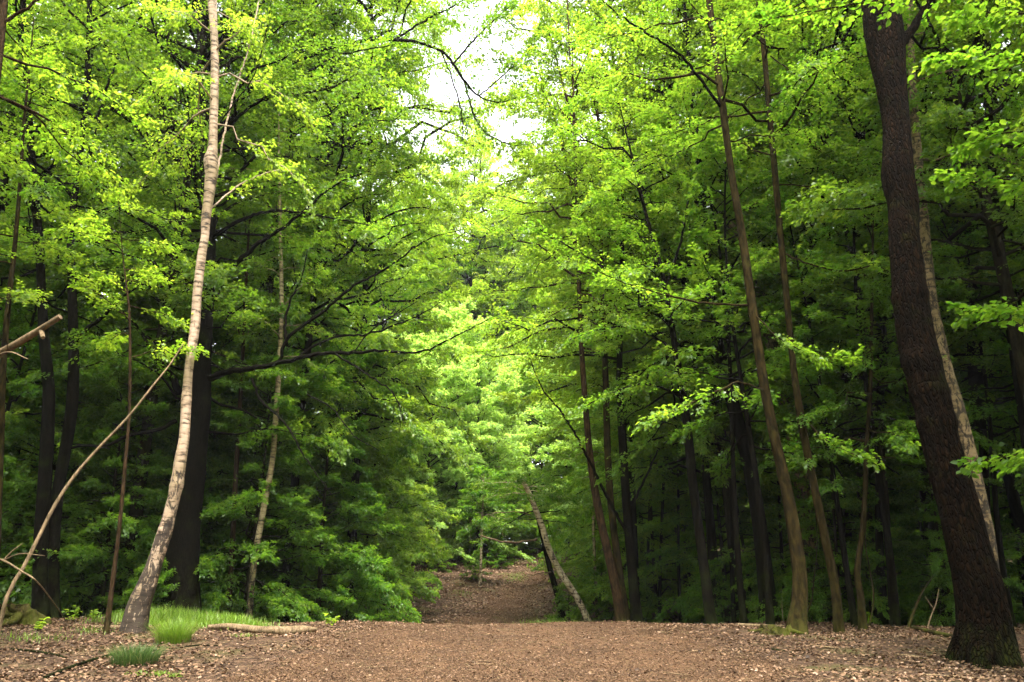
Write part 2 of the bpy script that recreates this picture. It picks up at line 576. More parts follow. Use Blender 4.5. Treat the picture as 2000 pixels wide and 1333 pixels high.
# ------------------------------------------------------------------ ground
def ground_mat():
    m, nt, out = mat('forest_floor')
    tc = N(nt, 'ShaderNodeTexCoord')
    n1 = N(nt, 'ShaderNodeTexNoise', Scale=.55, Detail=5.0, Roughness=.6)
    n2 = N(nt, 'ShaderNodeTexVoronoi', Scale=17.0)
    n2.inputs['Randomness'].default_value = 1
    n3 = N(nt, 'ShaderNodeTexNoise', Scale=28.0, Detail=5.0, Roughness=.7)
    for n in (n1, n2, n3):
        nt.links.new(tc.outputs['Object'], n.inputs['Vector'])
    vor = ramp(nt, [(0, (.022, .012, .007)), (.35, (.055, .031, .018)), (.7, (.10, .058, .034)), (1, (.16, .10, .065))], n2.outputs['Color'])
    mu = N(nt, 'ShaderNodeMix', data_type='RGBA', blend_type='MULTIPLY')
    mu.inputs[0].default_value = .9
    r3 = ramp(nt, [(.3, (.35, .33, .3)), (.62, (1.1, 1.05, 1))], n3.outputs['Fac'])
    nt.links.new(vor.outputs[0], mu.inputs[6])
    nt.links.new(r3.outputs[0], mu.inputs[7])
    r1 = ramp(nt, [(.54, (0, 0, 0)), (.72, (.75, .75, .75))], n1.outputs['Fac'])
    mx = N(nt, 'ShaderNodeMix', data_type='RGBA')
    nt.links.new(r1.outputs[0], mx.inputs[0])
    nt.links.new(mu.outputs[2], mx.inputs[6])
    mx.inputs[7].default_value = (.085, .085, .022, 1)
    b = N(nt, 'ShaderNodeBsdfPrincipled', Roughness=.9)
    b.inputs['Specular IOR Level'].default_value = .2
    nt.links.new(mx.outputs[2], b.inputs['Base Color'])
    bp = N(nt, 'ShaderNodeBump', Strength=.8, Distance=.04)
    nt.links.new(n3.outputs['Fac'], bp.inputs['Height'])
    nt.links.new(bp.outputs[0], b.inputs['Normal'])
    nt.links.new(b.outputs[0], out.inputs[0])
    return m


def path_mat():
    m, nt, out = mat('trodden_woodchip')
    tc = N(nt, 'ShaderNodeTexCoord')
    n1 = N(nt, 'ShaderNodeTexNoise', Scale=1.1, Detail=6.0, Roughness=.65)
    n2 = N(nt, 'ShaderNodeTexVoronoi', Scale=34.0)
    n3 = N(nt, 'ShaderNodeTexNoise', Scale=55.0, Detail=4.0, Roughness=.7)
    for n in (n1, n2, n3):
        nt.links.new(tc.outputs['Object'], n.inputs['Vector'])
    r2 = ramp(nt, [(0, (.03, .0155, .008)), (.45, (.084, .044, .0215)), (1, (.165, .093, .049))], n2.outputs['Color'])
    r1 = ramp(nt, [(.3, (.5, .48, .46)), (.7, (1.15, 1.12, 1.1))], n1.outputs['Fac'])
    r3 = ramp(nt, [(.3, (.5, .48, .46)), (.65, (1.1, 1.1, 1.1))], n3.outputs['Fac'])
    mu = N(nt, 'ShaderNodeMix', data_type='RGBA', blend_type='MULTIPLY')
    mu.inputs[0].default_value = 1
    nt.links.new(r2.outputs[0], mu.inputs[6])
    nt.links.new(r1.outputs[0], mu.inputs[7])
    mv = N(nt, 'ShaderNodeMix', data_type='RGBA', blend_type='MULTIPLY')
    mv.inputs[0].default_value = .8
    nt.links.new(mu.outputs[2], mv.inputs[6])
    nt.links.new(r3.outputs[0], mv.inputs[7])
    b = N(nt, 'ShaderNodeBsdfPrincipled', Roughness=.9)
    b.inputs['Specular IOR Level'].default_value = .2
    nt.links.new(mv.outputs[2], b.inputs['Base Color'])
    bp = N(nt, 'ShaderNodeBump', Strength=.7, Distance=.025)
    nt.links.new(n3.outputs['Fac'], bp.inputs['Height'])
    nt.links.new(bp.outputs[0], b.inputs['Normal'])
    nt.links.new(b.outputs[0], out.inputs[0])
    return m


GROUND_M, PATH_M = ground_mat(), path_mat()


def grid_sheet(name, xs, ys, m, dz=0.0, keep=None):
    X, Y = np.meshgrid(xs, ys)
    Z = G(X, Y) + dz
    nx, ny = len(xs), len(ys)
    i = np.arange(ny - 1)[:, None] * nx
    j = np.arange(nx - 1)[None]
    f = np.stack([i + j, i + j + 1, i + j + 1 + nx, i + j + nx], -1).reshape(-1, 4)
    mb = MB()
    mb.add(np.stack([X, Y, Z], -1).reshape(-1, 3), f)
    return mb.build(name, [m])


xs = np.unique(np.concatenate([np.linspace(-160, -14, 40), np.linspace(-14, 14, 190), np.linspace(14, 160, 40)]))
ys = np.unique(np.concatenate([np.linspace(-60, 6, 40), np.linspace(6, 22, 140), np.linspace(22, 70, 160), np.linspace(70, 200, 30)]))
tag(grid_sheet('ground', xs, ys, GROUND_M), 'brown leaf-strewn forest floor under the trees', None, None, 'structure')

PY = [-8, 5, 9, 12, 15, 18, 22, 28, 32, 36, 41, 46, 52]
PL = [-3.6, -3.1, -2.9, -3.0, -3.0, -3.0, -3.0, -2.4, -1.6, -.7, .3, 1.4, 3.0]
PR = [3.6, 3.2, 3.1, 3.2, 3.2, 2.8, 2.0, .8, .7, 1.0, 1.7, 2.7, 4.2]


def path_lr(y):
    return np.interp(y, PY, PL), np.interp(y, PY, PR)


def build_path():
    ys = np.concatenate([np.arange(-8, 7, .4), np.arange(7, 22, .09), np.arange(22, 52, .16)])
    l, r = path_lr(ys)
    rng = np.random.default_rng(5)

    def rag(y, s):
        return .22 * np.sin(y * 1.7 + s) + .13 * np.sin(y * 4.3 + 2 * s) + .08 * np.sin(y * 11.1 + s) + rng.normal(0, .05, len(y))
    l = l + rag(ys, 1.0)
    r = r + rag(ys, 2.7)
    n = 60
    t = np.linspace(0, 1, n)[None]
    X = l[:, None] * (1 - t) + r[:, None] * t
    Y = np.repeat(ys[:, None], n, 1)
    Z = G(X, Y) + .006
    Z[:, 0] -= .012
    Z[:, -1] -= .012
    i = np.arange(len(ys) - 1)[:, None] * n
    j = np.arange(n - 1)[None]
    f = np.stack([i + j, i + j + 1, i + j + 1 + n, i + j + n], -1).reshape(-1, 4)
    mb = MB()
    mb.add(np.stack([X, Y, Z], -1).reshape(-1, 3), f)
    tag(mb.build('path', [PATH_M]), 'reddish brown trodden woodchip path over the crest', None, None, 'structure')


build_path()


def litter_mat():
    m, nt, out = mat('dead_leaf')
    at = N(nt, 'ShaderNodeAttribute', attribute_name='tone')
    mr = N(nt, 'ShaderNodeMapRange')
    nt.links.new(at.outputs['Fac'], mr.inputs[0])
    mr.inputs[1].default_value = -2
    mr.inputs[2].default_value = 2
    r = ramp(nt, [(0, (.03, .017, .01)), (.3, (.085, .046, .022)), (.6, (.145, .08, .042)), (.84, (.20, .118, .068)), (1, (.30, .20, .14))], mr.outputs[0])
    b = N(nt, 'ShaderNodeBsdfPrincipled', Roughness=.7)
    b.inputs['Specular IOR Level'].default_value = .3
    nt.links.new(r.outputs[0], b.inputs['Base Color'])
    nt.links.new(b.outputs[0], out.inputs[0])
    return m


LITTER = litter_mat()


def litter(name, label, rng, x, y, ll, lw, tone, fine=True, flat=.35):
    n = len(x)
    mb = MB()
    a = rng.uniform(0, 2 * np.pi, n)
    d = np.stack([np.cos(a), np.sin(a), rng.normal(.05, .25, n)], 1)
    nr = norm(UP + rng.normal(0, flat, (n, 3)))
    pos = np.stack([x, y, G(x, y) + .012 + rng.uniform(0, .02, n)], 1)
    leaves(mb, rng, pos, d, nr, ll, lw, 0, fine, tone)
    return tag(mb.build(name, [LITTER]), label, None, None, 'stuff')


def do_litter():
    rng = np.random.default_rng(8)
    n = 120000
    x = rng.uniform(-13, 13, n)
    y = 7.5 + 14 * rng.uniform(0, 1, n) ** 1.4
    l, r = path_lr(y)
    dist = np.maximum(l - x, x - r)
    pr = np.clip(.06 + .5 * (dist + .9), .05, 1) * np.clip(.7 + .6 * np.sin(x * 1.9 + np.sin(y * 1.3)) * np.sin(y * 1.7), .3, 1.0)
    k = rng.uniform(0, 1, n) < pr
    x, y = x[k], y[k]
    n = len(x)
    sz = rng.uniform(.03, .062, n)
    litter('fallen_leaves', 'brown and pinkish fallen leaves on both sides of the path', rng, x, y, sz, sz * rng.uniform(.45, .75, n), rng.normal(.15, .95, n), flat=.5)
    n = 90000
    y = 7.5 + 10 * rng.uniform(0, 1, n) ** 1.5
    l, r = path_lr(y)
    x = l + (r - l) * rng.uniform(-.05, 1.05, n)
    sz = rng.uniform(.01, .034, n)
    litter('wood_chips', 'small wood chips and leaf scraps trodden into the path', rng, x, y, sz, sz * rng.uniform(.25, .6, n), rng.normal(-.05, .85, n), False, .3)
    n = 40000
    x = rng.uniform(-9, 12, n)
    y = rng.uniform(24, 56, n)
    l, r = path_lr(y)
    k = (np.maximum(l - x, x - r) > -.2 + rng.normal(0, .3, n))
    x, y = x[k], y[k]
    n = len(x)
    sz = rng.uniform(.07, .13, n)
    litter('leaf_carpet', 'carpet of brown leaves on the slope at the end of the path', rng, x, y, sz, sz * .6, rng.normal(1.1, .7, n), False)


do_litter()


def far_chips():
    rng = np.random.default_rng(18)
    n = 14000
    y = rng.uniform(25, 52, n)
    l, r = path_lr(y)
    x = l + (r - l) * rng.uniform(-.05, 1.05, n)
    sz = rng.uniform(.03, .08, n)
    litter('leaf_scraps', 'small leaf scraps on the far end of the path', rng, x, y, sz, sz * .5, rng.normal(1.1, .7, n), False, .3)


far_chips()


def twig_litter():
    rng = np.random.default_rng(9)
    n = 420
    y = 8 + 9 * rng.uniform(0, 1, n) ** 1.4
    x = rng.uniform(-8, 9, n)
    a = rng.uniform(0, 6.28, n)
    L = rng.uniform(.08, .38, n)
    s = np.linspace(-.5, .5, 5)
    b = rng.normal(0, .25, n)
    px = x[:, None] + L[:, None] * (np.cos(a)[:, None] * s - np.sin(a)[:, None] * b[:, None] * s ** 2)
    py = y[:, None] + L[:, None] * (np.sin(a)[:, None] * s + np.cos(a)[:, None] * b[:, None] * s ** 2)
    mb = MB()
    tubes(mb, np.stack([px, py, G(px, py) + .018 + rng.uniform(0, .02, (n, 1))], -1), np.repeat(rng.uniform(.002, .006, (n, 1)), 5, 1) * np.array([[.6, 1, 1, .9, .4]]), 5)
    tag(mb.build('fallen_twigs', [BARK['dark' if 0 else 'pale']]), 'small bare twigs strewn over the leaf litter', None, None, 'stuff')


twig_litter()


# ------------------------------------------------------------------ trees: archetypes
def trunk_axis(rng, h, bend):
    z = np.linspace(-.15, h, 22)
    a, b = rng.uniform(0, 6.28, 2)
    amp = bend * (z / h) * 1.0
    return np.stack([amp * np.sin(z * .35 + a) + bend * .3 * (z / h) ** 2 * math.cos(b), amp * np.cos(z * .31 + b) * .8, z], 1)


def bark_fn(rough, flare, seed, ridges=9, knots=()):
    """radius factor: buttressed foot, waviness, bark ridges, knots [(length, strength)]"""
    ph = np.random.default_rng(seed).uniform(0, 6.28, 12)

    def fn(th, L, rad):
        f = 1 + .03 * np.sin(th + ph[0] + L * .5) + .03 * np.sin(2 * th + ph[1] + L * .9) + .02 * np.sin(3 * th + ph[2] - L * 1.3) + .02 * np.sin(L * 2.1 + ph[3])
        fl = flare * np.exp(-L / .35)
        f = f + fl * (.55 + .45 * np.cos(5 * th + ph[4] + .6 * np.sin(2 * th + ph[5])))
        if rough:
            g = np.zeros_like(f)
            for q, (a, b) in enumerate(((ridges, 1.1), (ridges * 2, 2.3), (ridges * 3 + 1, 4.7))):
                g += np.sin(a * th + 1.8 * np.sin(b * L * 2.2 + ph[6 + q]) + ph[9 + q]) * (.5 ** q)
            f = f + rough * g
        for kl, ks in knots:
            f = f + ks * np.exp(-((L - kl) / .1) ** 2) * (1 + .35 * np.sin(3 * th + kl * 7))
        return f
    return fn


def archetype(name, label, cat, seed, h, r0, bark, leaf, z0, nl, Lmax, shape, p0, p1, droop, ntw, nlv, twl, ll, lw, bend=.25, az=None, extra_stems=0, s0=.22, flat=.42):
    rng = np.random.default_rng(seed)
    ax = trunk_axis(rng, h, bend)
    e = empty(name, (0, 0, 0), label, cat)
    mb = MB()
    p = catmull(ax, .3)
    t = np.clip(p[:, 2] / h, 0, 1)
    tube(mb, p, r0 * (1 - .85 * t ** .9), 9, 0, bark_fn(0, .5, seed))
    for k in range(extra_stems):
        a = rng.uniform(0, 6.28)
        s = np.linspace(0, 1, 9)[:, None]
        q = np.array([[.06 * math.cos(a), .06 * math.sin(a), -.1]]) + s * np.array([[math.cos(a) * h * .35, math.sin(a) * h * .35, h * .85]]) + rng.normal(0, .02, (9, 3)) * h * s
        tube(mb, q, r0 * .7 * (1 - .8 * s[:, 0]), 6, 0)
    mb.build('trunk', [BARK[bark]], e)
    LP, L = rand_limbs(rng, ax, z0, h * .99, nl, Lmax, shape, p0, p1, droop, az=az)
    cb = MB()
    s = np.linspace(0, 1, LP.shape[1])
    lr = np.clip(r0 * .34 * (L / Lmax), .012, .09)
    tubes(cb, LP, lr[:, None] * (1.05 - s)[None] ** .8, 5, 0)
    sprays(cb, rng, LP, L, lr, ntw, nlv, twl, ll, lw, s0=s0, flat=flat)
    cb.build('crown', [BARK[bark], LEAF[leaf]], e)
    return e


def duplicate(src, name, loc, rz, sc, label, group, cat=None, tilt=(0, 0)):
    e = src.copy()
    COL.objects.link(e)
    e.name = name
    e.location = loc
    e.rotation_euler = (tilt[0], tilt[1], rz)
    e.scale = (sc[0], sc[0], sc[1])
    tag(e, label, cat, group)
    for ch in src.children:
        c = ch.copy()
        COL.objects.link(c)
        c.parent = e
    return e


# ------------------------------------------------------------------ traced trees
WK = .71


def px_line(pts, D, Dt=None):
    """[(px,py,w)..] -> world xyz + radius; D grows to Dt along the line"""
    out = []
    n = len(pts)
    for i, (x, y, w) in enumerate(pts):
        d = D if Dt is None else D + (Dt - D) * i / (n - 1)
        p, s = P(x, y, d)
        out.append((*p, w * .5 * WK / FPX * s))
    return np.array(out)


def traced_tree(name, label, pts, D, bark, cat='tree', Dt=None, ext=0.0, leaf=None, crown=None, limbs=(), rough=0, flare=.6, sides=14,
                knots=(), ground=True, group=None, seed=1, fine=False, step=.16, ridges=9):
    """a tree whose trunk follows the photo's; crown=dict of rand_limbs settings; limbs=[(px pts, D, Dt, spray settings or None)]"""
    q = px_line(pts, D, Dt)
    if ground:
        gz = float(G(q[0, 0], q[0, 1]))
        if q[0, 2] > gz + .03:
            d = q[0, :3] - q[1, :3]
            k = min(1.0, (q[0, 2] - gz) / max(.2, -d[2])) if d[2] < 0 else 0
            foot = np.array([q[0, 0] + d[0] * k * .6, q[0, 1], gz - .12, q[0, 3] * 1.12])
            q = np.vstack([foot, q])
        else:
            q[0, 2] = gz - .12
    base = np.array([q[0, 0], q[0, 1], float(G(q[0, 0], q[0, 1])) if ground else q[0, 2]])
    if ext > 0:
        d = q[-1, :3] - q[-3, :3]
        d = d / np.linalg.norm(d)
        d = norm(d + np.array([0, 0, .15]))
        r = q[-1, 3]
        for k in (.33, .66, 1.0):
            q = np.vstack([q, np.array([*(q[-1, :3] + d * ext / 3), r * (1 - .75 * k)])])
    q[:, :3] -= base
    c = catmull(q, step)
    e = empty(name, base, label, cat, group)
    mb = MB()
    tube(mb, c[:, :3], np.maximum(c[:, 3], .004), sides, 0, bark_fn(rough, flare, seed, ridges, knots))
    mb.build('trunk', [BARK[bark]], e)
    rng = np.random.default_rng(seed + 100)
    cb = MB()
    any_ = False
    for lm in limbs:
        lp, d0, d1, sp = lm[:4]
        w = px_line(lp, d0, d1)
        w[:, :3] -= base
        cl = catmull(w, .12)
        # small wander so that the limb is not a smooth curve
        j = rng.normal(0, 1, (len(cl), 3)) * np.minimum(cl[:, 3:4] * .5, .012)
        j[0] = 0
        lb = MB()
        tube(lb, cl[:, :3] + j, np.maximum(cl[:, 3], .003), 7, 0)
        lb.build('limb', [BARK[lm[4] if len(lm) > 4 else bark]], e)
        if sp:
            m = 9
            ii = np.linspace(0, len(cl) - 1, m).round().astype(int)
            LP = cl[ii, :3][None]
            Ls = np.array([np.linalg.norm(np.diff(LP[0], axis=0), axis=1).sum()])
            kw = dict(ntw=26, nlv=26, twl=.2, ll=.085, lw=.052)
            kw.update(sp)
            sprays(cb, rng, LP, Ls, np.array([.02]), fine=kw.pop('fine', fine), **kw)
            any_ = True
    for cr in ([crown] if isinstance(crown, dict) else (crown or [])):
        cr = dict(cr)
        ax = c[np.argsort(c[:, 2])][:, :3]
        LP, L = rand_limbs(rng, ax, cr['z0'], cr.get('z1', ax[-1, 2]), cr['nl'], cr['L'], cr.get('shape', flat_shape), cr.get('p0', .1), cr.get('p1', .7), cr.get('droop', .2), az=cr.get('az'))
        s = np.linspace(0, 1, LP.shape[1])
        lr = np.clip(.02 * L / 2, .01, .06)
        tubes(cb, LP, lr[:, None] * (1.05 - s)[None] ** .8, 5, 0)
        sprays(cb, rng, LP, L, lr, cr.get('ntw', 20), int(cr.get('nlv', 22) * 1.35), cr.get('twl', .33), cr.get('ll', .074), cr.get('lw', .046), fine=cr.get('fine', fine),
               flat=cr.get('flat', .42), s0=cr.get('s0', .2))
        any_ = True
    if any_:
        cb.build('crown', [BARK[bark], LEAF[leaf or 'beech']], e)
    return e



# ------------------------------------------------------------------ the trees one can tell apart, left of the path
traced_tree('birch_tree', 'tall pale silver birch with peeling dark bark at its foot, left of the path',
            [(271, 1185, 59), (284, 1150, 52), (302, 1100, 39), (318, 1050, 39), (332, 1000, 33), (344, 950, 32), (352, 900, 32), (360, 850, 27), (364, 780, 26), (370, 710, 23), (381, 640, 24), (386, 570, 23), (394, 500, 23), (400, 465, 21), (402, 430, 23), (408, 385, 26), (413, 340, 33), (412, 312, 37), (416, 285, 25), (418, 210, 23), (420, 140, 21), (418, 70, 20), (414, 0, 23)],
            13.5, 'birch', ext=4, leaf='lime', seed=3, rough=.04, flare=.2, sides=28, step=.07, ridges=6, knots=[(2.55, .15), (4.1, .1)],
            crown=dict(z0=9.5, nl=22, L=2.6, p0=.2, p1=.6, droop=.6, ntw=18, nlv=22, ll=.07, lw=.05),
            limbs=[([(424, 345, 6), (432, 290, 6), (455, 190, 5), (490, 80, 4), (505, 0, 3)], 13.6, 14.4, dict(ntw=12, nlv=16, twl=.14, ll=.07, lw=.05)),
                   ([(424, 250, 4), (455, 205, 4), (495, 150, 3), (520, 60, 3), (532, -10, 2)], 13.6, 13.0, dict(ntw=10, nlv=14, twl=.12, ll=.07, lw=.05), 'dark'),
                   ([(404, 415, 5), (450, 375, 5), (500, 345, 4), (570, 325, 3)], 13.6, 15, dict(ntw=14, nlv=18, twl=.2, ll=.07, lw=.05))])

OAK_SP = dict(ntw=16, nlv=18, twl=.26, ll=.085, lw=.05, s0=.3)
traced_tree('oak_tree', 'massive dark oak half hidden behind the silver birch, its limbs reaching over the path',
            [(352, 1205, 104), (354, 1120, 92), (362, 1000, 82), (374, 890, 78), (384, 800, 74), (392, 700, 56), (400, 600, 48), (406, 500, 42), (406, 400, 36), (402, 280, 32), (396, 150, 28), (392, 0, 24)],
            19, 'dark', ext=5, leaf='oak', seed=11, rough=.03, flare=.3, sides=20,
            crown=dict(z0=4.4, nl=54, L=5.4, p0=.0, p1=.8, droop=.12, ntw=24, nlv=28, ll=.08, lw=.05, shape=beech_shape),
            limbs=[([(398, 745, 22), (440, 728, 18), (500, 718, 15), (560, 705, 13), (620, 692, 11), (680, 690, 10), (740, 686, 8), (820, 688, 6), (900, 652, 4), (965, 618, 2)], 19, 16.5, dict(OAK_SP, ntw=20, s0=.62)),
                   ([(545, 705, 9), (565, 658, 10), (630, 610, 9), (690, 560, 7), (760, 522, 6), (830, 470, 4), (905, 448, 2)], 18.4, 17, dict(OAK_SP, s0=.5)),
                   ([(560, 672, 8), (556, 640, 8), (566, 590, 6), (590, 540, 4), (600, 490, 3)], 18.4, 18.8, dict(OAK_SP, ntw=8)),
                   ([(575, 702, 8), (640, 662, 7), (700, 655, 6), (760, 640, 5), (830, 610, 3), (880, 575, 2)], 18.2, 16.5, dict(OAK_SP, s0=.55)),
                   ([(655, 692, 6), (730, 740, 5), (770, 772, 4), (790, 832, 2)], 17.5, 16.5, None),
                   ([(690, 690, 4), (720, 650, 4), (780, 610, 3), (815, 590, 2)], 17.4, 17, None),
                   ([(492, 740, 7), (512, 785, 7), (560, 830, 6), (596, 895, 4), (650, 970, 2)], 18.3, 17, None),
                   ([(600, 770, 4), (650, 800, 4), (690, 850, 3), (740, 880, 2)], 18, 17, None),
                   ([(412, 590, 17), (445, 535, 14), (500, 480, 12), (560, 440, 9), (640, 372, 6), (700, 340, 3)], 19, 17, dict(OAK_SP)),
                   ([(410, 470, 13), (470, 430, 10), (540, 412, 8), (640, 425, 5), (720, 440, 3)], 19, 16.5, dict(OAK_SP)),
                   ([(404, 300, 12), (470, 225, 9), (560, 165, 7), (660, 110, 5), (760, 90, 3)], 19, 17, dict(OAK_SP)),
                   ([(350, 770, 22), (335, 735, 18), (300, 690, 12), (270, 640, 8), (230, 600, 4)], 19, 18, dict(OAK_SP)),
                   ([(345, 822, 13), (300, 842, 11), (250, 852, 10), (200, 872, 8), (140, 868, 4), (100, 880, 2)], 18.6, 17.5, None),
                   ([(396, 420, 12), (350, 360, 10), (300, 300, 8), (240, 200, 6), (200, 120, 4)], 19, 17.5, dict(OAK_SP)),
                   ([(392, 150, 12), (480, 40, 9), (560, -40, 6)], 19, 18, dict(OAK_SP)),
                   ([(396, 250, 12), (520, 150, 11), (660, 90, 10), (770, 78, 9), (862, 100, 8), (905, 155, 7), (935, 188, 5), (975, 200, 3), (1010, 190, 2)], 19, 21.5, dict(ntw=30, nlv=24, twl=.12, ll=.1, lw=.06, s0=.1)),
                   ([(885, 125, 6), (925, 80, 5), (965, 40, 4), (1000, 10, 3)], 21, 21.5, dict(ntw=34, nlv=40, twl=.5, ll=.1, lw=.062, s0=.1)),
                   ([(935, 188, 4), (980, 150, 4), (1025, 105, 3), (1050, 60, 2)], 21.3, 21.8, dict(ntw=34, nlv=40, twl=.45, ll=.1, lw=.062, s0=.1)),
                   ([(862, 100, 5), (885, 160, 4), (900, 215, 4), (905, 260, 2)], 20.8, 21.4, dict(ntw=12, nlv=14, twl=.5, ll=.1, lw=.062, s0=.1)),
                   ([(905, 155, 6), (930, 235, 5), (965, 270, 4), (1010, 285, 3)], 21.2, 21.8, dict(ntw=20, nlv=20, twl=.45, ll=.1, lw=.062, s0=.2)),
                   ([(770, 78, 7), (830, 40, 6), (890, 10, 4), (940, -20, 3)], 20.5, 21.2, dict(ntw=34, nlv=40, twl=.5, ll=.1, lw=.062, s0=.1))])

traced_tree('beech_tree', 'dark straight beech trunk, left one of the close dark pair at the left',
            [(78, 1190, 40), (80, 1050, 36), (86, 960, 34), (92, 850, 33), (95, 760, 31), (86, 660, 27), (81, 570, 23), (77, 480, 22), (68, 380, 20), (60, 280, 19), (52, 150, 17), (45, 0, 15)],
            17, 'dark', ext=5, leaf='beech', seed=21, crown=dict(z0=7.2, nl=34, L=3.6, p0=.0, p1=.7, droop=.2, ntw=22, nlv=24),
            limbs=[([(72, 450, 9), (62, 400, 8), (42, 350, 6), (10, 325, 4)], 17, 16, dict(ntw=10, nlv=16)), ([(78, 530, 5), (60, 440, 4), (50, 380, 3)], 17, 16.6, None)])
traced_tree('beech_tree', 'dark forked beech with a rising side limb, right of the dark pair at the left',
            [(98, 1190, 42), (103, 1060, 36), (114, 960, 32), (128, 880, 31), (140, 800, 30), (144, 720, 27), (143, 640, 25), (140, 540, 21), (138, 460, 20), (146, 380, 17), (160, 270, 15), (171, 140, 14), (176, -10, 13)],
            17.3, 'dark', ext=5, leaf='lime', seed=22, crown=dict(z0=7.4, nl=38, L=3.8, p0=.0, p1=.7, droop=.2, ntw=22, nlv=24),
            limbs=[([(150, 668, 14), (172, 640, 12), (205, 615, 10), (245, 578, 7), (290, 545, 4)], 17.3, 16.5, dict(ntw=14, nlv=18)),
                   ([(176, 300, 7), (200, 200, 7), (240, 90, 6), (290, 10, 5)], 17.4, 16.8, dict(ntw=14, nlv=18)),
                   ([(160, 262, 5), (180, 100, 7), (185, 40, 6), (260, 5, 4)], 17.4, 16.8, dict(ntw=10, nlv=18)),
                   ([(140, 875, 8), (175, 870, 7), (215, 878, 5)], 17.3, 17, None)])
traced_tree('dead_sapling', 'thin bare dead stem leaning right from the mossy root mound at the left',
            [(14, 1165, 11), (45, 1110, 11), (75, 1050, 10), (108, 985, 10), (145, 930, 9), (190, 878, 8), (250, 815, 7), (300, 752, 6), (330, 715, 4), (358, 672, 3)],
            11, 'pale', Dt=12.3, cat='dead tree', seed=31, flare=.2, sides=8)
traced_tree('sapling', 'slender brown sapling standing between the leaning dead stem and the birch',
            [(213, 1192, 15), (222, 1120, 12), (231, 1050, 11), (240, 960, 10), (246, 890, 9), (252, 820, 8), (254, 740, 8), (254, 660, 7), (252, 600, 6), (246, 550, 4), (240, 500, 3)],
            13.2, 'red', seed=32, ext=1.2, leaf='lime', flare=.4, sides=9, knots=[(1.1, .25)], crown=dict(z0=4.6, nl=12, L=1.5, p0=.2, p1=.6, droop=.25, ntw=14, nlv=18))
traced_tree('birch_tree', 'thin leaning birch showing pale between leaves in front of the lower left thicket',
            [(488, 1185, 17), (497, 1095, 17), (514, 1000, 16), (532, 900, 15), (540, 800, 15), (546, 700, 14), (550, 600, 12), (548, 470, 9), (545, 330, 7)], 20.3, 'birch_green', seed=33, ext=2, leaf='lime',
            crown=dict(z0=6.6, nl=24, L=2.2, p0=.2, p1=.6, droop=.4, ntw=16, nlv=20))
traced_tree('birch_tree', 'thin brownish birch just right of the oak foot',
            [(447, 1192, 15), (452, 1100, 14), (457, 1000, 14), (462, 900, 13), (468, 800, 12), (474, 700, 10), (480, 560, 9)], 21, 'red', seed=34, ext=3, leaf='beech',
            crown=dict(z0=6.5, nl=14, L=2.0, p0=.2, p1=.6, droop=.3, ntw=14, nlv=18))
traced_tree('young_tree', 'lichen-brown slender stem rising near the left border of the woods',
            [(-8, 1100, 20), (0, 900, 18), (6, 720, 16), (16, 600, 14), (28, 490, 12), (38, 370, 10), (46, 250, 8)], 14.5, 'hornbeam', seed=35, ext=3, leaf='lime',
            crown=dict(z0=5.6, nl=16, L=2.2, p0=.1, p1=.6, droop=.25, ntw=16, nlv=20))
traced_tree('beech_tree', 'brown leaning trunk with a side branch cut off by the top left corner',
            [(-150, 1280, 44), (-110, 900, 36), (-70, 600, 31), (-35, 350, 27), (-12, 180, 24), (2, 60, 22), (12, -60, 20)], 10.0, 'red', seed=36, ext=4, leaf='lime',
            crown=dict(z0=7.6, nl=16, L=2.4, p0=.1, p1=.6, droop=.3, ntw=18, nlv=20, az=(2.2, 1.6)),
            limbs=[([(4, 45, 10), (30, 28, 9), (55, 14, 8), (80, -6, 7)], 10, 10, None)])

# ------------------------------------------------------------------ the trees one can tell apart, right of the path
traced_tree('oak_tree', 'thick dark oak trunk with knots and a forked top, nearest at the right edge',
            [(1926, 1292, 152), (1926, 1255, 138), (1924, 1216, 128), (1912, 1146, 120), (1893, 1076, 107), (1876, 1006, 104), (1856, 936, 102), (1836, 866, 94), (1822, 800, 91), (1807, 740, 90), (1798, 705, 96), (1794, 685, 91), (1785, 640, 88), (1776, 570, 84), (1773, 535, 83), (1765, 467, 76), (1763, 400, 76), (1753, 350, 81), (1752, 300, 75), (1749, 230, 71), (1739, 150, 81), (1733, 100, 90), (1726, 50, 94), (1720, 0, 91), (1711, -50, 93)],
            10.5, 'oak', Dt=11.3, ext=5, leaf='beech', seed=41, rough=.03, flare=.45, sides=110, step=.04, ridges=15, knots=[(3.3, .12), (3.75, .08), (5.3, .1)],
            crown=dict(z0=10.4, nl=26, L=4.6, p0=.1, p1=.8, droop=.15, ntw=22, nlv=24),
            limbs=[([(1752, 95, 30), (1778, 62, 25), (1798, 32, 23), (1822, -5, 22), (1850, -60, 18)], 11.2, 11.4, None)])
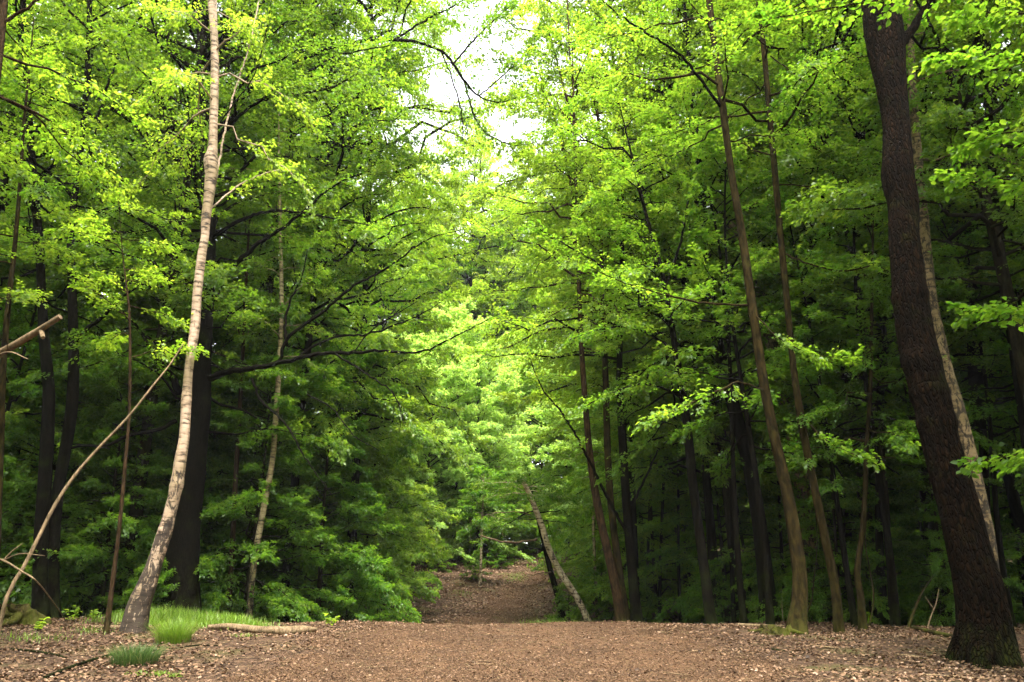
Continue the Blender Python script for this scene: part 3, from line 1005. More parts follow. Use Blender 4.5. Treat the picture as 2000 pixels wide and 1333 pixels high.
traced_tree('hornbeam_tree', 'smooth greenish hornbeam with a curved foot beside the mossy stump',
            [(1558, 1216, 50), (1562, 1180, 43), (1562, 1120, 38), (1554, 1060, 37), (1541, 980, 34), (1526, 910, 31), (1512, 850, 29), (1492, 750, 26), (1478, 660, 25), (1466, 580, 24), (1455, 500, 22), (1446, 440, 21),
             (1432, 360, 20), (1422, 290, 19), (1413, 220, 20), (1402, 140, 18), (1392, 60, 17), (1383, -20, 16)],
            14, 'hornbeam', ext=5, leaf='lime', seed=42, flare=.35, sides=20, knots=[(2.9, .05)],
            crown=dict(z0=9.6, nl=26, L=3.4, p0=.1, p1=.7, droop=.2, ntw=20, nlv=24),
            limbs=[([(1409, 212, 9), (1385, 178, 8), (1340, 120, 8), (1300, 88, 7), (1240, 50, 6), (1165, -5, 4)], 14, 12.6, dict(ntw=10, nlv=16, s0=.5), 'dark'),
                   ([(1462, 596, 7), (1400, 594, 6), (1340, 586, 6), (1270, 568, 4), (1200, 545, 3), (1150, 520, 2)], 14, 13.2, dict(ntw=10, nlv=14, twl=.14, s0=.45)),
                   ([(1500, 765, 5), (1440, 748, 5), (1390, 770, 4), (1320, 800, 3), (1265, 822, 2)], 14, 12.3, dict(ntw=22, nlv=26, twl=.27, s0=.25)),
                   ([(1470, 610, 4), (1520, 660, 4), (1580, 690, 3), (1660, 700, 2)], 14, 12.6, dict(ntw=18, nlv=24, twl=.25, s0=.2))])
traced_tree('hornbeam_tree', 'slimmer hornbeam with a bowed trunk, right of the curved-foot hornbeam',
            [(1638, 1220, 26), (1632, 1150, 25), (1618, 1080, 23), (1603, 1010, 23), (1588, 940, 22), (1574, 870, 21), (1560, 790, 20), (1549, 710, 18), (1541, 630, 18), (1533, 550, 18), (1525, 470, 17), (1518, 390, 17),
             (1510, 300, 16), (1502, 210, 15), (1494, 120, 15), (1486, 40, 14), (1478, -30, 13)],
            14.6, 'hornbeam', ext=5, leaf='beech', seed=43, flare=.35, sides=16, crown=dict(z0=9, nl=24, L=3.0, p0=.1, p1=.7, droop=.2, ntw=20, nlv=24),
            limbs=[([(1528, 495, 5), (1580, 515, 5), (1640, 530, 5), (1700, 520, 4)], 14.6, 13.4, dict(ntw=14, nlv=20, twl=.22)),
                   ([(1505, 110, 4), (1560, 150, 4), (1610, 185, 3)], 14.6, 14, dict(ntw=14, nlv=20, twl=.22)),
                   ([(1560, 800, 4), (1600, 850, 4), (1650, 880, 3), (1700, 900, 2)], 14.6, 13.2, dict(ntw=18, nlv=22, twl=.24))])
traced_tree('birch_tree', 'birch with flaking dark bark behind the two hornbeams, its top snapped to a stub',
            [(1590, 1195, 44), (1572, 1000, 42), (1556, 890, 40), (1536, 790, 38), (1514, 690, 37), (1494, 620, 36), (1474, 545, 34), (1452, 490, 32), (1432, 450, 30), (1420, 436, 29)], 19.5, 'birch_spotted', seed=44, rough=.03, sides=16,
            limbs=[([(1432, 440, 8), (1412, 438, 8), (1396, 440, 7)], 19.5, 19.3, None, 'dark')])
traced_tree('beech_tree', 'black leaning trunk in the shade left of the curved-foot hornbeam',
            [(1502, 1212, 48), (1492, 1100, 42), (1480, 1000, 40), (1462, 900, 38), (1440, 820, 36), (1418, 740, 32), (1398, 650, 28), (1386, 560, 25), (1376, 450, 22), (1365, 320, 19), (1352, 180, 16)], 18.5, 'dark', seed=45, ext=4, leaf='beech',
            crown=dict(z0=7, nl=30, L=3.6, p0=.1, p1=.7, droop=.2, ntw=20, nlv=22))
traced_tree('birch_tree', 'spotted pale birch half covered by the big right-hand oak',
            [(1948, 1200, 40), (1930, 1060, 38), (1908, 950, 36), (1885, 850, 35), (1862, 770, 34), (1843, 700, 33), (1826, 620, 31), (1816, 560, 30), (1808, 480, 28), (1800, 400, 27), (1794, 320, 24), (1786, 220, 21), (1780, 100, 18), (1776, -20, 16)],
            14.2, 'birch_spotted', seed=46, ext=4, leaf='beech', sides=18, rough=.03, crown=dict(z0=9, nl=20, L=2.6, p0=.1, p1=.7, droop=.3, ntw=18, nlv=20))
traced_tree('beech_tree', 'tall reddish-brown trunk, left one of the cluster right of the leaning birch',
            [(1213, 1212, 30), (1205, 1160, 27), (1190, 1090, 25), (1174, 1020, 23), (1161, 950, 21), (1151, 880, 19), (1144, 800, 17), (1138, 720, 15), (1134, 640, 14), (1131, 560, 12), (1128, 450, 11), (1124, 320, 9), (1120, 180, 7)],
            19, 'red', seed=47, ext=2, leaf='lime', sides=12, crown=dict(z0=7.6, nl=40, L=3.9, p0=.05, p1=.6, droop=.25, ntw=22, nlv=24),
            limbs=[([(1127, 420, 7), (1104, 310, 6), (1080, 225, 5), (1055, 165, 3)], 19, 18.2, dict(ntw=34, nlv=34, twl=.32, s0=.1)),
                   ([(1123, 260, 7), (1098, 160, 6), (1078, 85, 5), (1062, 20, 3)], 19, 18.4, dict(ntw=34, nlv=34, twl=.32, s0=.1)),
                   ([(1120, 190, 6), (1112, 90, 5), (1108, 0, 4), (1106, -40, 3)], 19, 19.4, dict(ntw=30, nlv=34, twl=.32, s0=.1))])
traced_tree('beech_tree', 'mottled brown trunk, middle one of the cluster right of the leaning birch',
            [(1222, 1212, 26), (1212, 1140, 23), (1202, 1060, 21), (1193, 980, 20), (1188, 900, 19), (1185, 820, 18), (1183, 740, 17), (1180, 660, 15), (1177, 580, 14), (1172, 430, 12), (1170, 300, 10)],
            19.4, 'hornbeam', seed=48, ext=3, leaf='beech', sides=12, crown=dict(z0=6.2, nl=36, L=3.6, p0=.0, p1=.6, droop=.25, ntw=22, nlv=24))
traced_tree('beech_tree', 'dark ivy-speckled trunk, right one of the cluster right of the leaning birch',
            [(1243, 1212, 32), (1236, 1130, 28), (1229, 1050, 26), (1223, 970, 25), (1218, 890, 23), (1213, 810, 21), (1210, 740, 18), (1212, 620, 15), (1215, 480, 12)], 19.2, 'dark', seed=49, ext=4, leaf='lime', sides=12,
            crown=dict(z0=5.5, nl=40, L=3.8, p0=.0, p1=.6, droop=.25, ntw=22, nlv=24),
            limbs=[([(1228, 1050, 9), (1180, 960, 8), (1140, 880, 7), (1100, 810, 6), (1060, 760, 4), (1030, 690, 3)], 19, 18, dict(ntw=18, nlv=22, twl=.22, s0=.4)),
                   ([(1235, 990, 7), (1262, 930, 6), (1285, 880, 4)], 19.2, 19, None)])
traced_tree('beech_tree', 'dark trunk with long limbs arching left over the path, right of the brown cluster',
            [(1388, 1212, 30), (1378, 1130, 28), (1366, 1040, 26), (1354, 950, 25), (1346, 870, 24), (1336, 790, 22), (1325, 720, 20), (1314, 650, 17), (1302, 580, 14), (1288, 510, 12), (1262, 420, 9), (1240, 330, 7)], 17, 'dark', seed=50, ext=2,
            leaf='beech', sides=12, crown=dict(z0=4.6, nl=34, L=3.4, p0=.0, p1=.6, droop=.25, ntw=22, nlv=24, az=(2.2, 2.3)),
            limbs=[([(1312, 640, 12), (1285, 612, 11), (1250, 575, 9), (1210, 545, 8), (1160, 510, 6), (1100, 475, 4), (1040, 440, 3)], 17, 15.6, dict(ntw=26, nlv=26, twl=.24, s0=.2)),
                   ([(1322, 690, 9), (1280, 660, 8), (1230, 640, 7), (1170, 645, 5), (1110, 665, 3)], 17, 15.8, dict(ntw=26, nlv=26, twl=.24, s0=.15)),
                   ([(1335, 780, 8), (1300, 760, 7), (1255, 750, 6), (1190, 770, 4), (1130, 800, 2)], 17, 15.6, dict(ntw=24, nlv=24, twl=.24, s0=.15)),
                   ([(1300, 560, 8), (1330, 470, 7), (1345, 380, 5), (1350, 300, 3)], 17, 16.5, dict(ntw=16, nlv=22, twl=.22))])
traced_tree('hornbeam_tree', 'slender double-bent stem between the slimmer hornbeam and the big right-hand oak',
            [(1745, 1212, 20), (1738, 1100, 18), (1728, 960, 17), (1716, 820, 16), (1700, 700, 16), (1680, 590, 15), (1660, 480, 14), (1640, 390, 13), (1622, 300, 13), (1606, 220, 12), (1592, 120, 12), (1575, 30, 11), (1562, -40, 10)],
            17.5, 'grey', seed=51, ext=4, leaf='beech', sides=10, crown=dict(z0=8, nl=24, L=3.0, p0=.0, p1=.6, droop=.2, ntw=20, nlv=22),
            limbs=[([(1612, 190, 9), (1600, 110, 8), (1586, 20, 7)], 17.5, 17.6, None)])
traced_tree('hornbeam_tree', 'crooked grey-brown stem with a swollen bend, second stem right of the mossy stump',
            [(1684, 1216, 20), (1680, 1160, 18), (1674, 1120, 17), (1684, 1040, 14), (1690, 960, 13), (1692, 880, 12), (1700, 760, 10), (1702, 640, 9)], 15.5, 'hornbeam', seed=52, ext=4, leaf='deep', sides=10,
            crown=dict(z0=3.2, nl=22, L=2.3, p0=.0, p1=.5, droop=.2, ntw=18, nlv=20))
traced_tree('beech_tree', 'broad black trunk at the upper right, behind the spotted pale birch',
            [(1925, 1190, 46), (1918, 1000, 42), (1908, 800, 38), (1902, 600, 36), (1896, 400, 34), (1892, 200, 32), (1888, 0, 30)], 17.5, 'dark', seed=53, ext=4, leaf='deep', sides=12,
            crown=dict(z0=4.0, nl=40, L=3.8, p0=.0, p1=.6, droop=.2, ntw=22, nlv=22))
traced_tree('beech_tree', 'slim black trunk tilting left near the right border of the woods',
            [(2040, 1200, 34), (2020, 1000, 31), (1998, 800, 28), (1975, 640, 26), (1955, 500, 24), (1940, 360, 21), (1930, 200, 19), (1922, 0, 17)], 15.5, 'dark', seed=54, ext=4, leaf='deep', sides=12,
            crown=dict(z0=4.2, nl=34, L=3.2, p0=.0, p1=.6, droop=.2, ntw=22, nlv=22))
NEAR_SP = dict(ntw=26, nlv=24, twl=.24, ll=.078, lw=.055, s0=.2)
traced_tree('hornbeam_tree', 'large-leaved hornbeam overhanging from the top right corner',
            [(2420, 1500, 60), (2400, 1200, 54), (2370, 900, 50), (2340, 600, 46), (2310, 300, 40), (2280, 0, 36)], 6.8, 'hornbeam', seed=55, ext=3, leaf='beech', ground=True, fine=True,
            limbs=[([(2300, 280, 12), (2180, 190, 9), (2060, 140, 7), (1940, 110, 5), (1830, 120, 3)], 6.8, 7.2, dict(NEAR_SP)),
                   ([(2300, 180, 12), (2180, 80, 10), (2060, 40, 8), (1950, 25, 5), (1860, 30, 3)], 6.8, 7.8, dict(NEAR_SP)),
                   ([(2300, 150, 12), (2050, -40, 9), (1880, -30, 7), (1720, 0, 5), (1600, 20, 4), (1490, 40, 3)], 6.8, 7.6, dict(NEAR_SP, twl=.14)),
                   ([(2320, 380, 11), (2200, 300, 8), (2080, 260, 6), (1960, 260, 4), (1880, 290, 3)], 6.8, 8.0, dict(NEAR_SP)),
                   ([(2330, 450, 10), (2200, 400, 8), (2080, 370, 6), (1960, 350, 4), (1860, 340, 3)], 6.8, 8.4, dict(NEAR_SP)),
                   ([(2340, 700, 10), (2200, 650, 8), (2080, 620, 6), (1960, 600, 4), (1880, 610, 3)], 6.8, 9.0, dict(NEAR_SP)),
                   ([(2370, 900, 10), (2220, 880, 8), (2100, 880, 6), (1980, 890, 4), (1900, 905, 3)], 6.8, 9.6, dict(NEAR_SP, ntw=18))])

# ------------------------------------------------------------------ beyond the crest
traced_tree('birch_tree', 'leaning birch with a pale flecked trunk, right of the dip in the path',
            [(1148, 1212, 17), (1128, 1170, 18), (1112, 1145, 18), (1094, 1118, 18), (1080, 1090, 18), (1068, 1060, 17), (1058, 1025, 16), (1048, 1000, 15), (1038, 975, 14), (1026, 948, 13), (1020, 935, 9)],
            26, 'birch_pale', seed=61, Dt=25, leaf='beech', sides=12, rough=.04, crown=dict(z0=4.1, nl=12, L=1.8, p0=.1, p1=.5, droop=.2, ntw=16, nlv=20),
            limbs=[([(1048, 1054, 7), (1025, 1058, 6), (1000, 1060, 6), (970, 1056, 5), (938, 1046, 3)], 25.6, 24.6, None, 'pale'),
                   ([(1076, 1118, 4), (1055, 1120, 3), (1020, 1130, 2)], 25.8, 25, None, 'pale'),
                   ([(1036, 1006, 4), (1010, 1000, 3), (960, 1003, 2)], 25.3, 24.6, None, 'pale')])
traced_tree('birch_tree', 'small white birch alone on the brown slope at the end of the path',
            [(938, 1152, 9), (939, 1110, 8), (940, 1070, 7), (941, 1030, 7), (943, 985, 5)], 38, 'birch_pale', seed=62, ext=1.6, leaf='beech', sides=8, flare=.4,
            crown=dict(z0=2.7, nl=26, L=2.0, p0=.1, p1=.8, droop=.3, ntw=18, nlv=24, ll=.11, lw=.07))
traced_tree('birch_tree', 'thin pale birch upslope, left of the lone white birch',
            [(916, 1082, 6), (918, 1040, 6), (920, 1000, 5), (922, 960, 4)], 47, 'birch_pale', seed=63, ext=2, leaf='beech', sides=8, crown=dict(z0=2.2, nl=16, L=2.6, p0=.1, p1=.6, droop=.2, ntw=14, nlv=18, ll=.12, lw=.08))
traced_tree('birch_tree', 'thin pale birch upslope, right of the lone white birch',
            [(982, 1092, 7), (981, 1050, 6), (979, 1000, 6), (976, 950, 5)], 47, 'birch_pale', seed=64, ext=2, leaf='beech', sides=8, crown=dict(z0=2.2, nl=16, L=2.6, p0=.1, p1=.6, droop=.2, ntw=14, nlv=18, ll=.12, lw=.08))
traced_tree('birch_tree', 'slim yellowish birch among green leaves right of the leaning birch',
            [(1166, 1212, 10), (1164, 1150, 9), (1161, 1090, 9), (1159, 1030, 8), (1156, 960, 7), (1150, 860, 6)], 27.5, 'birch_green', seed=65, ext=3, leaf='beech', sides=8, crown=dict(z0=4.5, nl=18, L=2.4, p0=.0, p1=.6, droop=.2, ntw=16, nlv=18))
traced_tree('beech_tree', 'short black trunk standing directly behind the leaning birch',
            [(1100, 1212, 18), (1088, 1160, 17), (1074, 1110, 15), (1062, 1060, 13), (1050, 1010, 11)], 28, 'dark', seed=66, ext=1.5, leaf='beech', sides=10, crown=dict(z0=3.4, nl=20, L=2.4, p0=.0, p1=.9, droop=.25, ntw=20, nlv=24))

# ------------------------------------------------------------------ the rest of the wood
AT = {
    'tallA': archetype('beech_tree', 'tall beech', 'tree', 201, 22, .16, 'dark', 'lime', 4.5, 96, 5.6, beech_shape, .0, 1.0, .2, 30, 46, .28, .092, .059),
    'tallB': archetype('beech_tree', 'tall beech', 'tree', 202, 20, .15, 'dark', 'beech', 3.2, 96, 5.2, beech_shape, -.05, 1.0, .22, 30, 46, .28, .092, .059),
    'tallC': archetype('beech_tree', 'tall beech', 'tree', 203, 23, .17, 'grey', 'oak', 6.0, 92, 5.8, beech_shape, .05, 1.0, .18, 30, 44, .28, .095, .063, flat=.9),
    'hornA': archetype('hornbeam_tree', 'hornbeam', 'tree', 211, 9.5, .09, 'grey', 'beech', .6, 86, 3.3, flat_shape, -.05, .8, .28, 26, 42, .28, .088, .056),
    'hornB': archetype('hornbeam_tree', 'hornbeam', 'tree', 212, 8.5, .08, 'grey', 'deep', .4, 86, 3.2, flat_shape, -.05, .8, .3, 26, 42, .28, .088, .056),
    'hornC': archetype('hornbeam_tree', 'hornbeam', 'tree', 213, 9.0, .08, 'grey', 'lime', .6, 86, 3.2, flat_shape, -.05, .8, .25, 26, 46, .28, .092, .06),
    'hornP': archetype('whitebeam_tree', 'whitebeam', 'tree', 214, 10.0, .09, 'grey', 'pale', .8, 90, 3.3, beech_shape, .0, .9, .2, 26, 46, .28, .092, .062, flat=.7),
    'pole': archetype('sapling', 'pole', 'tree', 221, 11, .066, 'dark', 'beech', 4.2, 38, 2.0, flat_shape, .1, .8, .15, 16, 20, .32, .10, .064, .5),
    'poleB': archetype('sapling', 'pole', 'tree', 222, 12, .09, 'dark', 'deep', 3.6, 40, 2.2, flat_shape, .1, .8, .15, 16, 20, .32, .10, .064, .6),
    'shrub': archetype('shrub', 'shrub', 'shrub', 231, 2.3, .025, 'grey', 'beech', .15, 30, 1.25, cone_shape, .1, .6, .2, 16, 22, .32, .085, .054, .2, None, 3),
}
USED = {}


def plant(kind, x, y, sc, label, group, cat='tree', name=None, rng=random, hs=None):
    src = AT[kind]
    z = float(G(x, y)) - .03
    s = (sc, sc * (hs or 1))
    rz = rng.uniform(0, 6.28)
    nm = name or src.name.split('.')[0]
    if kind not in USED:
        USED[kind] = 1
        src.location = (x, y, z)
        src.rotation_euler = (0, 0, rz)
        src.scale = (s[0], s[0], s[1])
        return tag(src, label, cat, group)
    return duplicate(src, nm, (x, y, z), rz, s, label, group, cat, (rng.gauss(0, .03), rng.gauss(0, .03)))


def fx(px, D):
    return (px - 1000) / FPX * D / (math.cos(TILT) + math.sin(TILT) * .34)


RNG = random.Random(77)

ZONES = {
    # key: (label ending, group)
    'left_thicket': ('in the thicket at the lower left', 'thicket left of the path'),
    'left_wood': ('in the bright wood behind the birch', 'wood behind the birch'),
    'right_edge': ('lining the right of the dipping path', 'trees lining the path on the right'),
    'right_wood': ('in the dark wood on the right', 'dark wood on the right'),
    'hill': ('on the rise where the path ends', 'trees on the rise at the end of the path'),
    'near': ('beside the clearing, its leaves hanging in from above', 'trees round the near clearing'),
    'arch': ('whose crown closes over the path', 'trees arching over the path'),
}
KINDN = {'tallA': 'tall lime green beech', 'tallB': 'tall mid green beech', 'tallC': 'tall grey-barked beech', 'hornA': 'bushy mid green hornbeam', 'hornB': 'bushy dark green hornbeam',
         'hornC': 'bushy lime green hornbeam', 'hornP': 'pale silvery green broadleaf tree', 'pole': 'thin straight pole-like sapling', 'poleB': 'stouter dark pole-like sapling', 'shrub': 'low leafy shrub'}


def zp(kind, zone, x, y, sc=1.0, hs=None):
    lab, grp = ZONES[zone]
    return plant(kind, x, y, sc, KINDN[kind] + ' ' + lab, grp + ', ' + KINDN[kind], 'shrub' if kind == 'shrub' else 'tree', None, RNG, hs)


def scatter(zone, kinds, n, region, mind, s0, s1):
    """random places in region(x,y)->bool inside its box, at least mind from their like"""
    (x0, x1, y0, y1), ok = region
    mine = []
    tries = 0
    while len(mine) < n and tries < n * 120:
        tries += 1
        x, y = RNG.uniform(x0, x1), RNG.uniform(y0, y1)
        if not ok(x, y) or any((x - a) ** 2 + (y - b) ** 2 < mind ** 2 for a, b in mine):
            continue
        mine.append((x, y))
        k = kinds[len(mine) % len(kinds)]
        zp(k, zone, x, y, RNG.uniform(s0, s1), RNG.uniform(.92, 1.1))


# thicket left of the dip
for k, x, y, s in [('hornA', -5.7, 24, .95), ('hornB', -7.0, 21.3, .9), ('hornC', -5.5, 28, 1.05), ('hornB', -8.8, 23.2, 1.05), ('hornA', -8.2, 27, 1.2), ('hornC', -6.2, 33, 1.15),
                   ('hornB', -9.9, 19.6, .8), ('hornA', -11.2, 22, 1.0), ('hornB', -8, 32.5, 1.2), ('hornA', -11.4, 27, 1.2), ('hornC', -6.3, 38, 1.15)]:
    zp(k, 'left_thicket', x, y, s)
for k, x, y, s in [('shrub', -4.6, 22.5, .8), ('shrub', -8.3, 18.6, .6), ('shrub', -4.3, 26, 1.0)]:
    zp(k, 'left_thicket', x, y, s)

# trees whose crowns close over the path
for k, x, y, s in [('tallA', -6.6, 23.6, 1.0), ('tallA', -5.3, 26.5, 1.1), ('tallB', 5.4, 21.5, .95), ('tallA', 3.7, 24.5, 1.1)]:
    zp(k, 'arch', x, y, s, 1.25)

# bright wood on the left
LW = ((-27, -8.2, 16.0, 37), lambda x, y: x < -8.2 - max(0, 18 - y) * .5 and x > -1.0 * y - 4)
scatter('left_wood', ['tallA', 'tallA', 'tallB', 'tallC'], 15, ((-27, -8.2, 18.0, 37), LW[1]), 3.4, 1.0, 1.28)
scatter('left_wood', ['hornC', 'hornB', 'hornA'], 16, ((-27, -8.2, 19.0, 37), LW[1]), 2.9, .75, 1.2)
scatter('left_wood', ['pole', 'poleB'], 16, LW, 2.0, .8, 1.1)
scatter('left_wood', ['shrub'], 14, ((-22, -8, 15.5, 26), LW[1]), 1.7, .7, 1.1)

# right side of the path, beyond the crest
for k, x, y, s in [('hornC', 4.9, 27.5, .95), ('hornA', 6.2, 23.5, .85), ('hornC', 4.6, 33, 1.05), ('hornA', 5.0, 39, 1.15), ('hornA', 7.4, 30, 1.1), ('hornB', 8, 36, 1.2), ('hornA', 7.4, 20.2, .75)]:
    zp(k, 'right_edge', x, y, s)
for k, x, y, s in [('shrub', 3.2, 27.6, 1.0), ('shrub', 1.9, 27.4, .7), ('shrub', 3.8, 24.6, .7), ('shrub', 3.2, 31, .9), ('shrub', 5.2, 20.5, .7)]:
    zp(k, 'right_edge', x, y, s)

# dark wood on the right
RW = ((5.5, 25, 16.3, 34), lambda x, y: x > 5.2 + max(0, 20 - y) * .15 and x < 1.0 * y + 5)
for k, x, y, s in [('tallC', 10.2, 14.6, 1.0), ('tallC', 8.6, 19.2, .95), ('tallC', 13.6, 17.5, 1.0), ('tallC', 12, 21.5, 1.05)]:
    zp(k, 'right_wood', x, y, s)
scatter('right_wood', ['tallC', 'tallB', 'tallA'], 15, RW, 3.2, .85, 1.15)
scatter('right_wood', ['hornB', 'hornA'], 15, ((6, 25, 20.5, 36), RW[1]), 2.8, .75, 1.2)
for k, x, y, s in [('hornA', 7.5, 18.6, .6), ('hornA', 11.2, 19.6, .8), ('shrub', 9.1, 17.6, .65), ('shrub', 6.4, 17.6, .5), ('hornB', 9.3, 17.2, .5)]:
    zp(k, 'right_wood', x, y, s)
scatter('right_wood', ['pole', 'poleB'], 64, ((4.6, 22, 15.6, 30), lambda x, y: x > 4.6 and x < .8 * y + 1), .95, .75, 1.1)
scatter('right_wood', ['shrub'], 12, ((4.6, 18, 18.5, 27), lambda x, y: x > 5), 1.7, .5, .85)

# round the clearing, crowns overhead
for k, x, y, s in [('tallC', 9.5, 3.5, 1.0), ('tallC', -10, 3, 1.0), ('tallC', 9, -4, 1.0), ('tallB', -8, -5, 1.05), ('tallC', 13, 9.5, 1.0), ('tallA', -13.5, 9.5, 1.0), ('tallB', 14.5, 2, 1.0)]:
    zp(k, 'near', x, y, s)

# rise at the end of the path
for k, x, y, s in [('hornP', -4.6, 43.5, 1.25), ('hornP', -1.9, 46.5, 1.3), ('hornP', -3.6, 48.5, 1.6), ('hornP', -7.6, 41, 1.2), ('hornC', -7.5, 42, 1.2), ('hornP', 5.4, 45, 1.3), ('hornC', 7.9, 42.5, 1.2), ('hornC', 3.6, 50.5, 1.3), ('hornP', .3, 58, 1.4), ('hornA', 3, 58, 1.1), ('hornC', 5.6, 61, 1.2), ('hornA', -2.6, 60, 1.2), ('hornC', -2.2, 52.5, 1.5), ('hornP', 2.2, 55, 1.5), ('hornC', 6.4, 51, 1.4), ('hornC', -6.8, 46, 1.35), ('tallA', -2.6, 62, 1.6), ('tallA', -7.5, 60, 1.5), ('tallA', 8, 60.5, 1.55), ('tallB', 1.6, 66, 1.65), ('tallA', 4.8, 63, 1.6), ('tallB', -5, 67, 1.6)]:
    zp(k, 'hill', x, y, s)
HL = ((-20, 22, 51, 72), lambda x, y: y > 61 or abs(x) > 9)
scatter('hill', ['tallA', 'tallB', 'tallC'], 18, HL, 3.8, 1.2, 1.5)
scatter('hill', ['hornC', 'hornA'], 24, ((-14, 16, 47, 60), lambda x, y: abs(x - 2.0) > 2.0 + max(0, 52 - y) * .25), 2.6, 1.0, 1.4)
scatter('hill', ['shrub'], 8, ((-5, 6, 40, 50), lambda x, y: abs(x - np.interp(y, PY, PL) - 1) > 2.0), 1.6, .5, .9)


def wood_mass(name, label, seed, n, a0, a1, d0, d1, h, big):
    """a far belt of woodland that reads as one mass of leaf clumps"""
    rng = np.random.default_rng(seed)
    a = rng.uniform(a0, a1, n)
    d = rng.uniform(d0, d1, n)
    x, y = d * np.sin(a), d * np.cos(a)
    top = h * (1 + .14 * np.sin(a * 23) + .1 * np.sin(a * 51 + 1))
    z = G(x, y) + top * rng.uniform(0, 1, n) ** 1.15
    mb = MB()
    aa = rng.uniform(0, 6.28, n)
    dd = np.stack([np.cos(aa), np.sin(aa), rng.normal(-.1, .3, n)], 1)
    leaves(mb, rng, np.stack([x, y, z], 1), dd, norm(UP + rng.normal(0, .6, (n, 3))), rng.uniform(.7, 1.3, n) * big, rng.uniform(.5, .85, n) * big, 0)
    tag(mb.build(name, [LEAF['beech']]), label, None, None, 'stuff')


wood_mass('distant_woodland', 'far woodland seen as one green mass between the trunks', 300, 120000, -.95, .95, 60, 82, 26, .55)
wood_mass('surrounding_woodland', 'woodland closing round the clearing on the near sides', 301, 60000, 1.0, 5.28, 15, 32, 20, .5)


# ------------------------------------------------------------------ grass and small things on the ground
def grass_mat(name, c0, c1):
    m, nt, out = mat(name)
    at = N(nt, 'ShaderNodeAttribute', attribute_name='tone')
    mr = N(nt, 'ShaderNodeMapRange')
    nt.links.new(at.outputs['Fac'], mr.inputs[0])
    mr.inputs[1].default_value = -2
    mr.inputs[2].default_value = 2
    r = ramp(nt, [(0, c0), (.82, c1), (1, (.30, .27, .10))], mr.outputs[0])
    b = N(nt, 'ShaderNodeBsdfPrincipled', Roughness=.45)
    nt.links.new(r.outputs[0], b.inputs['Base Color'])
    t = N(nt, 'ShaderNodeBsdfTranslucent')
    nt.links.new(r.outputs[0], t.inputs['Color'])
    mx = N(nt, 'ShaderNodeMixShader', Fac=.4)
    nt.links.new(b.outputs[0], mx.inputs[1])
    nt.links.new(t.outputs[0], mx.inputs[2])
    nt.links.new(mx.outputs[0], out.inputs[0])
    return m


GRASS = grass_mat('grass_blade', (.085, .165, .010), (.21, .34, .025))
GRASS_D = grass_mat('grass_blade_dark', (.03, .07, .014), (.085, .15, .03))


def blades(mb, rng, x, y, z, h, w, lean, out_dir=None):
    """curved grass blades: 3 segments tapering"""
    n = len(x)
    a = rng.uniform(0, 6.28, n) if out_dir is None else out_dir + rng.normal(0, .5, n)
    dx = np.stack([np.cos(a), np.sin(a), np.zeros(n)], 1)
    sd = np.stack([-np.sin(a), np.cos(a), np.zeros(n)], 1)
    b = np.stack([x, y, z], 1)
    vs = []
    for t, ww in ((0, 1), (.4, .85), (.75, .5)):
        c = b + dx * (lean * h * t ** 2)[:, None] + UP * (h * (t - .25 * lean * t ** 2))[:, None]
        vs += [c - sd * (w * ww / 2)[:, None], c + sd * (w * ww / 2)[:, None]]
    t = 1.0
    vs.append(b + dx * (lean * h)[:, None] + UP * (h * (1 - .3 * lean))[:, None])
    v = np.stack(vs, 1)
    i = np.arange(n)[:, None] * 7
    tone = np.repeat(rng.normal(0, 1, n), 7)
    k = mb.n
    mb.add(v.reshape(-1, 3), np.concatenate([i + [[0, 1, 3, 2]], i + [[2, 3, 5, 4]]]), 0, tone)
    f = (i + [[4, 5, 6]]) + k
    mb.f.append(f.ravel())
    mb.ln.append(np.full(n, 3))
    mb.m.append(np.zeros(n, int))


def gp(px, py):
    """ground point under a photo pixel of the near ground"""
    lo, hi = 6.0, 17.5
    for D in np.arange(6, 17.5, .02):
        p, _ = P(px, py, D)
        if p[2] <= float(G(p[0], p[1])):
            return np.array([p[0], p[1], float(G(p[0], p[1]))])
    p, _ = P(px, py, 15.5)
    return np.array([p[0], p[1], float(G(p[0], p[1]))])


def grass_patch():
    rng = np.random.default_rng(401)
    mb = MB()
    for px, py, rx, ry, n, h0, h1 in [(330, 1206, 1.1, .9, 3400, .12, .38), (425, 1209, .9, .8, 2600, .09, .3), (480, 1212, .5, .5, 900, .05, .2), (385, 1222, .8, .4, 700, .04, .14), (290, 1222, .9, .4, 500, .03, .12), (250, 1210, .7, .5, 700, .08, .2),
                                      (300, 1318, .3, .15, 260, .03, .07), (345, 1322, .12, .08, 120, .03, .06), (480, 1244, .3, .12, 160, .03, .08), (180, 1235, .5, .4, 160, .05, .12),
                                      (60, 1250, .7, .5, 200, .04, .12), (1082, 0, 1.0, .4, 500, .2, .36), (1, 0, .8, 1.8, 500, .08, .2), (2, 0, .7, 1.2, 260, .05, .14)]:
        c = gp(px, py) if py else np.array({1082: [1.1, 20.6, 0], 1: [.2, 41, 0], 2: [-2.2, 36, 0]}[px], float)
        q = rng.normal(0, .45, (n, 2))
        x, y = c[0] + q[:, 0] * rx, c[1] + q[:, 1] * ry
        h = rng.uniform(h0, h1, n) * np.clip(1.1 - .25 * (q ** 2).sum(1), .4, 1.1)
        blades(mb, rng, x, y, G(x, y) - .01, h, rng.uniform(.005, .011, n), rng.uniform(.1, 1.0, n))
    tag(mb.build('grass', [GRASS]), 'bright green grass growing at the foot of the birch', None, None, 'stuff')


grass_patch()


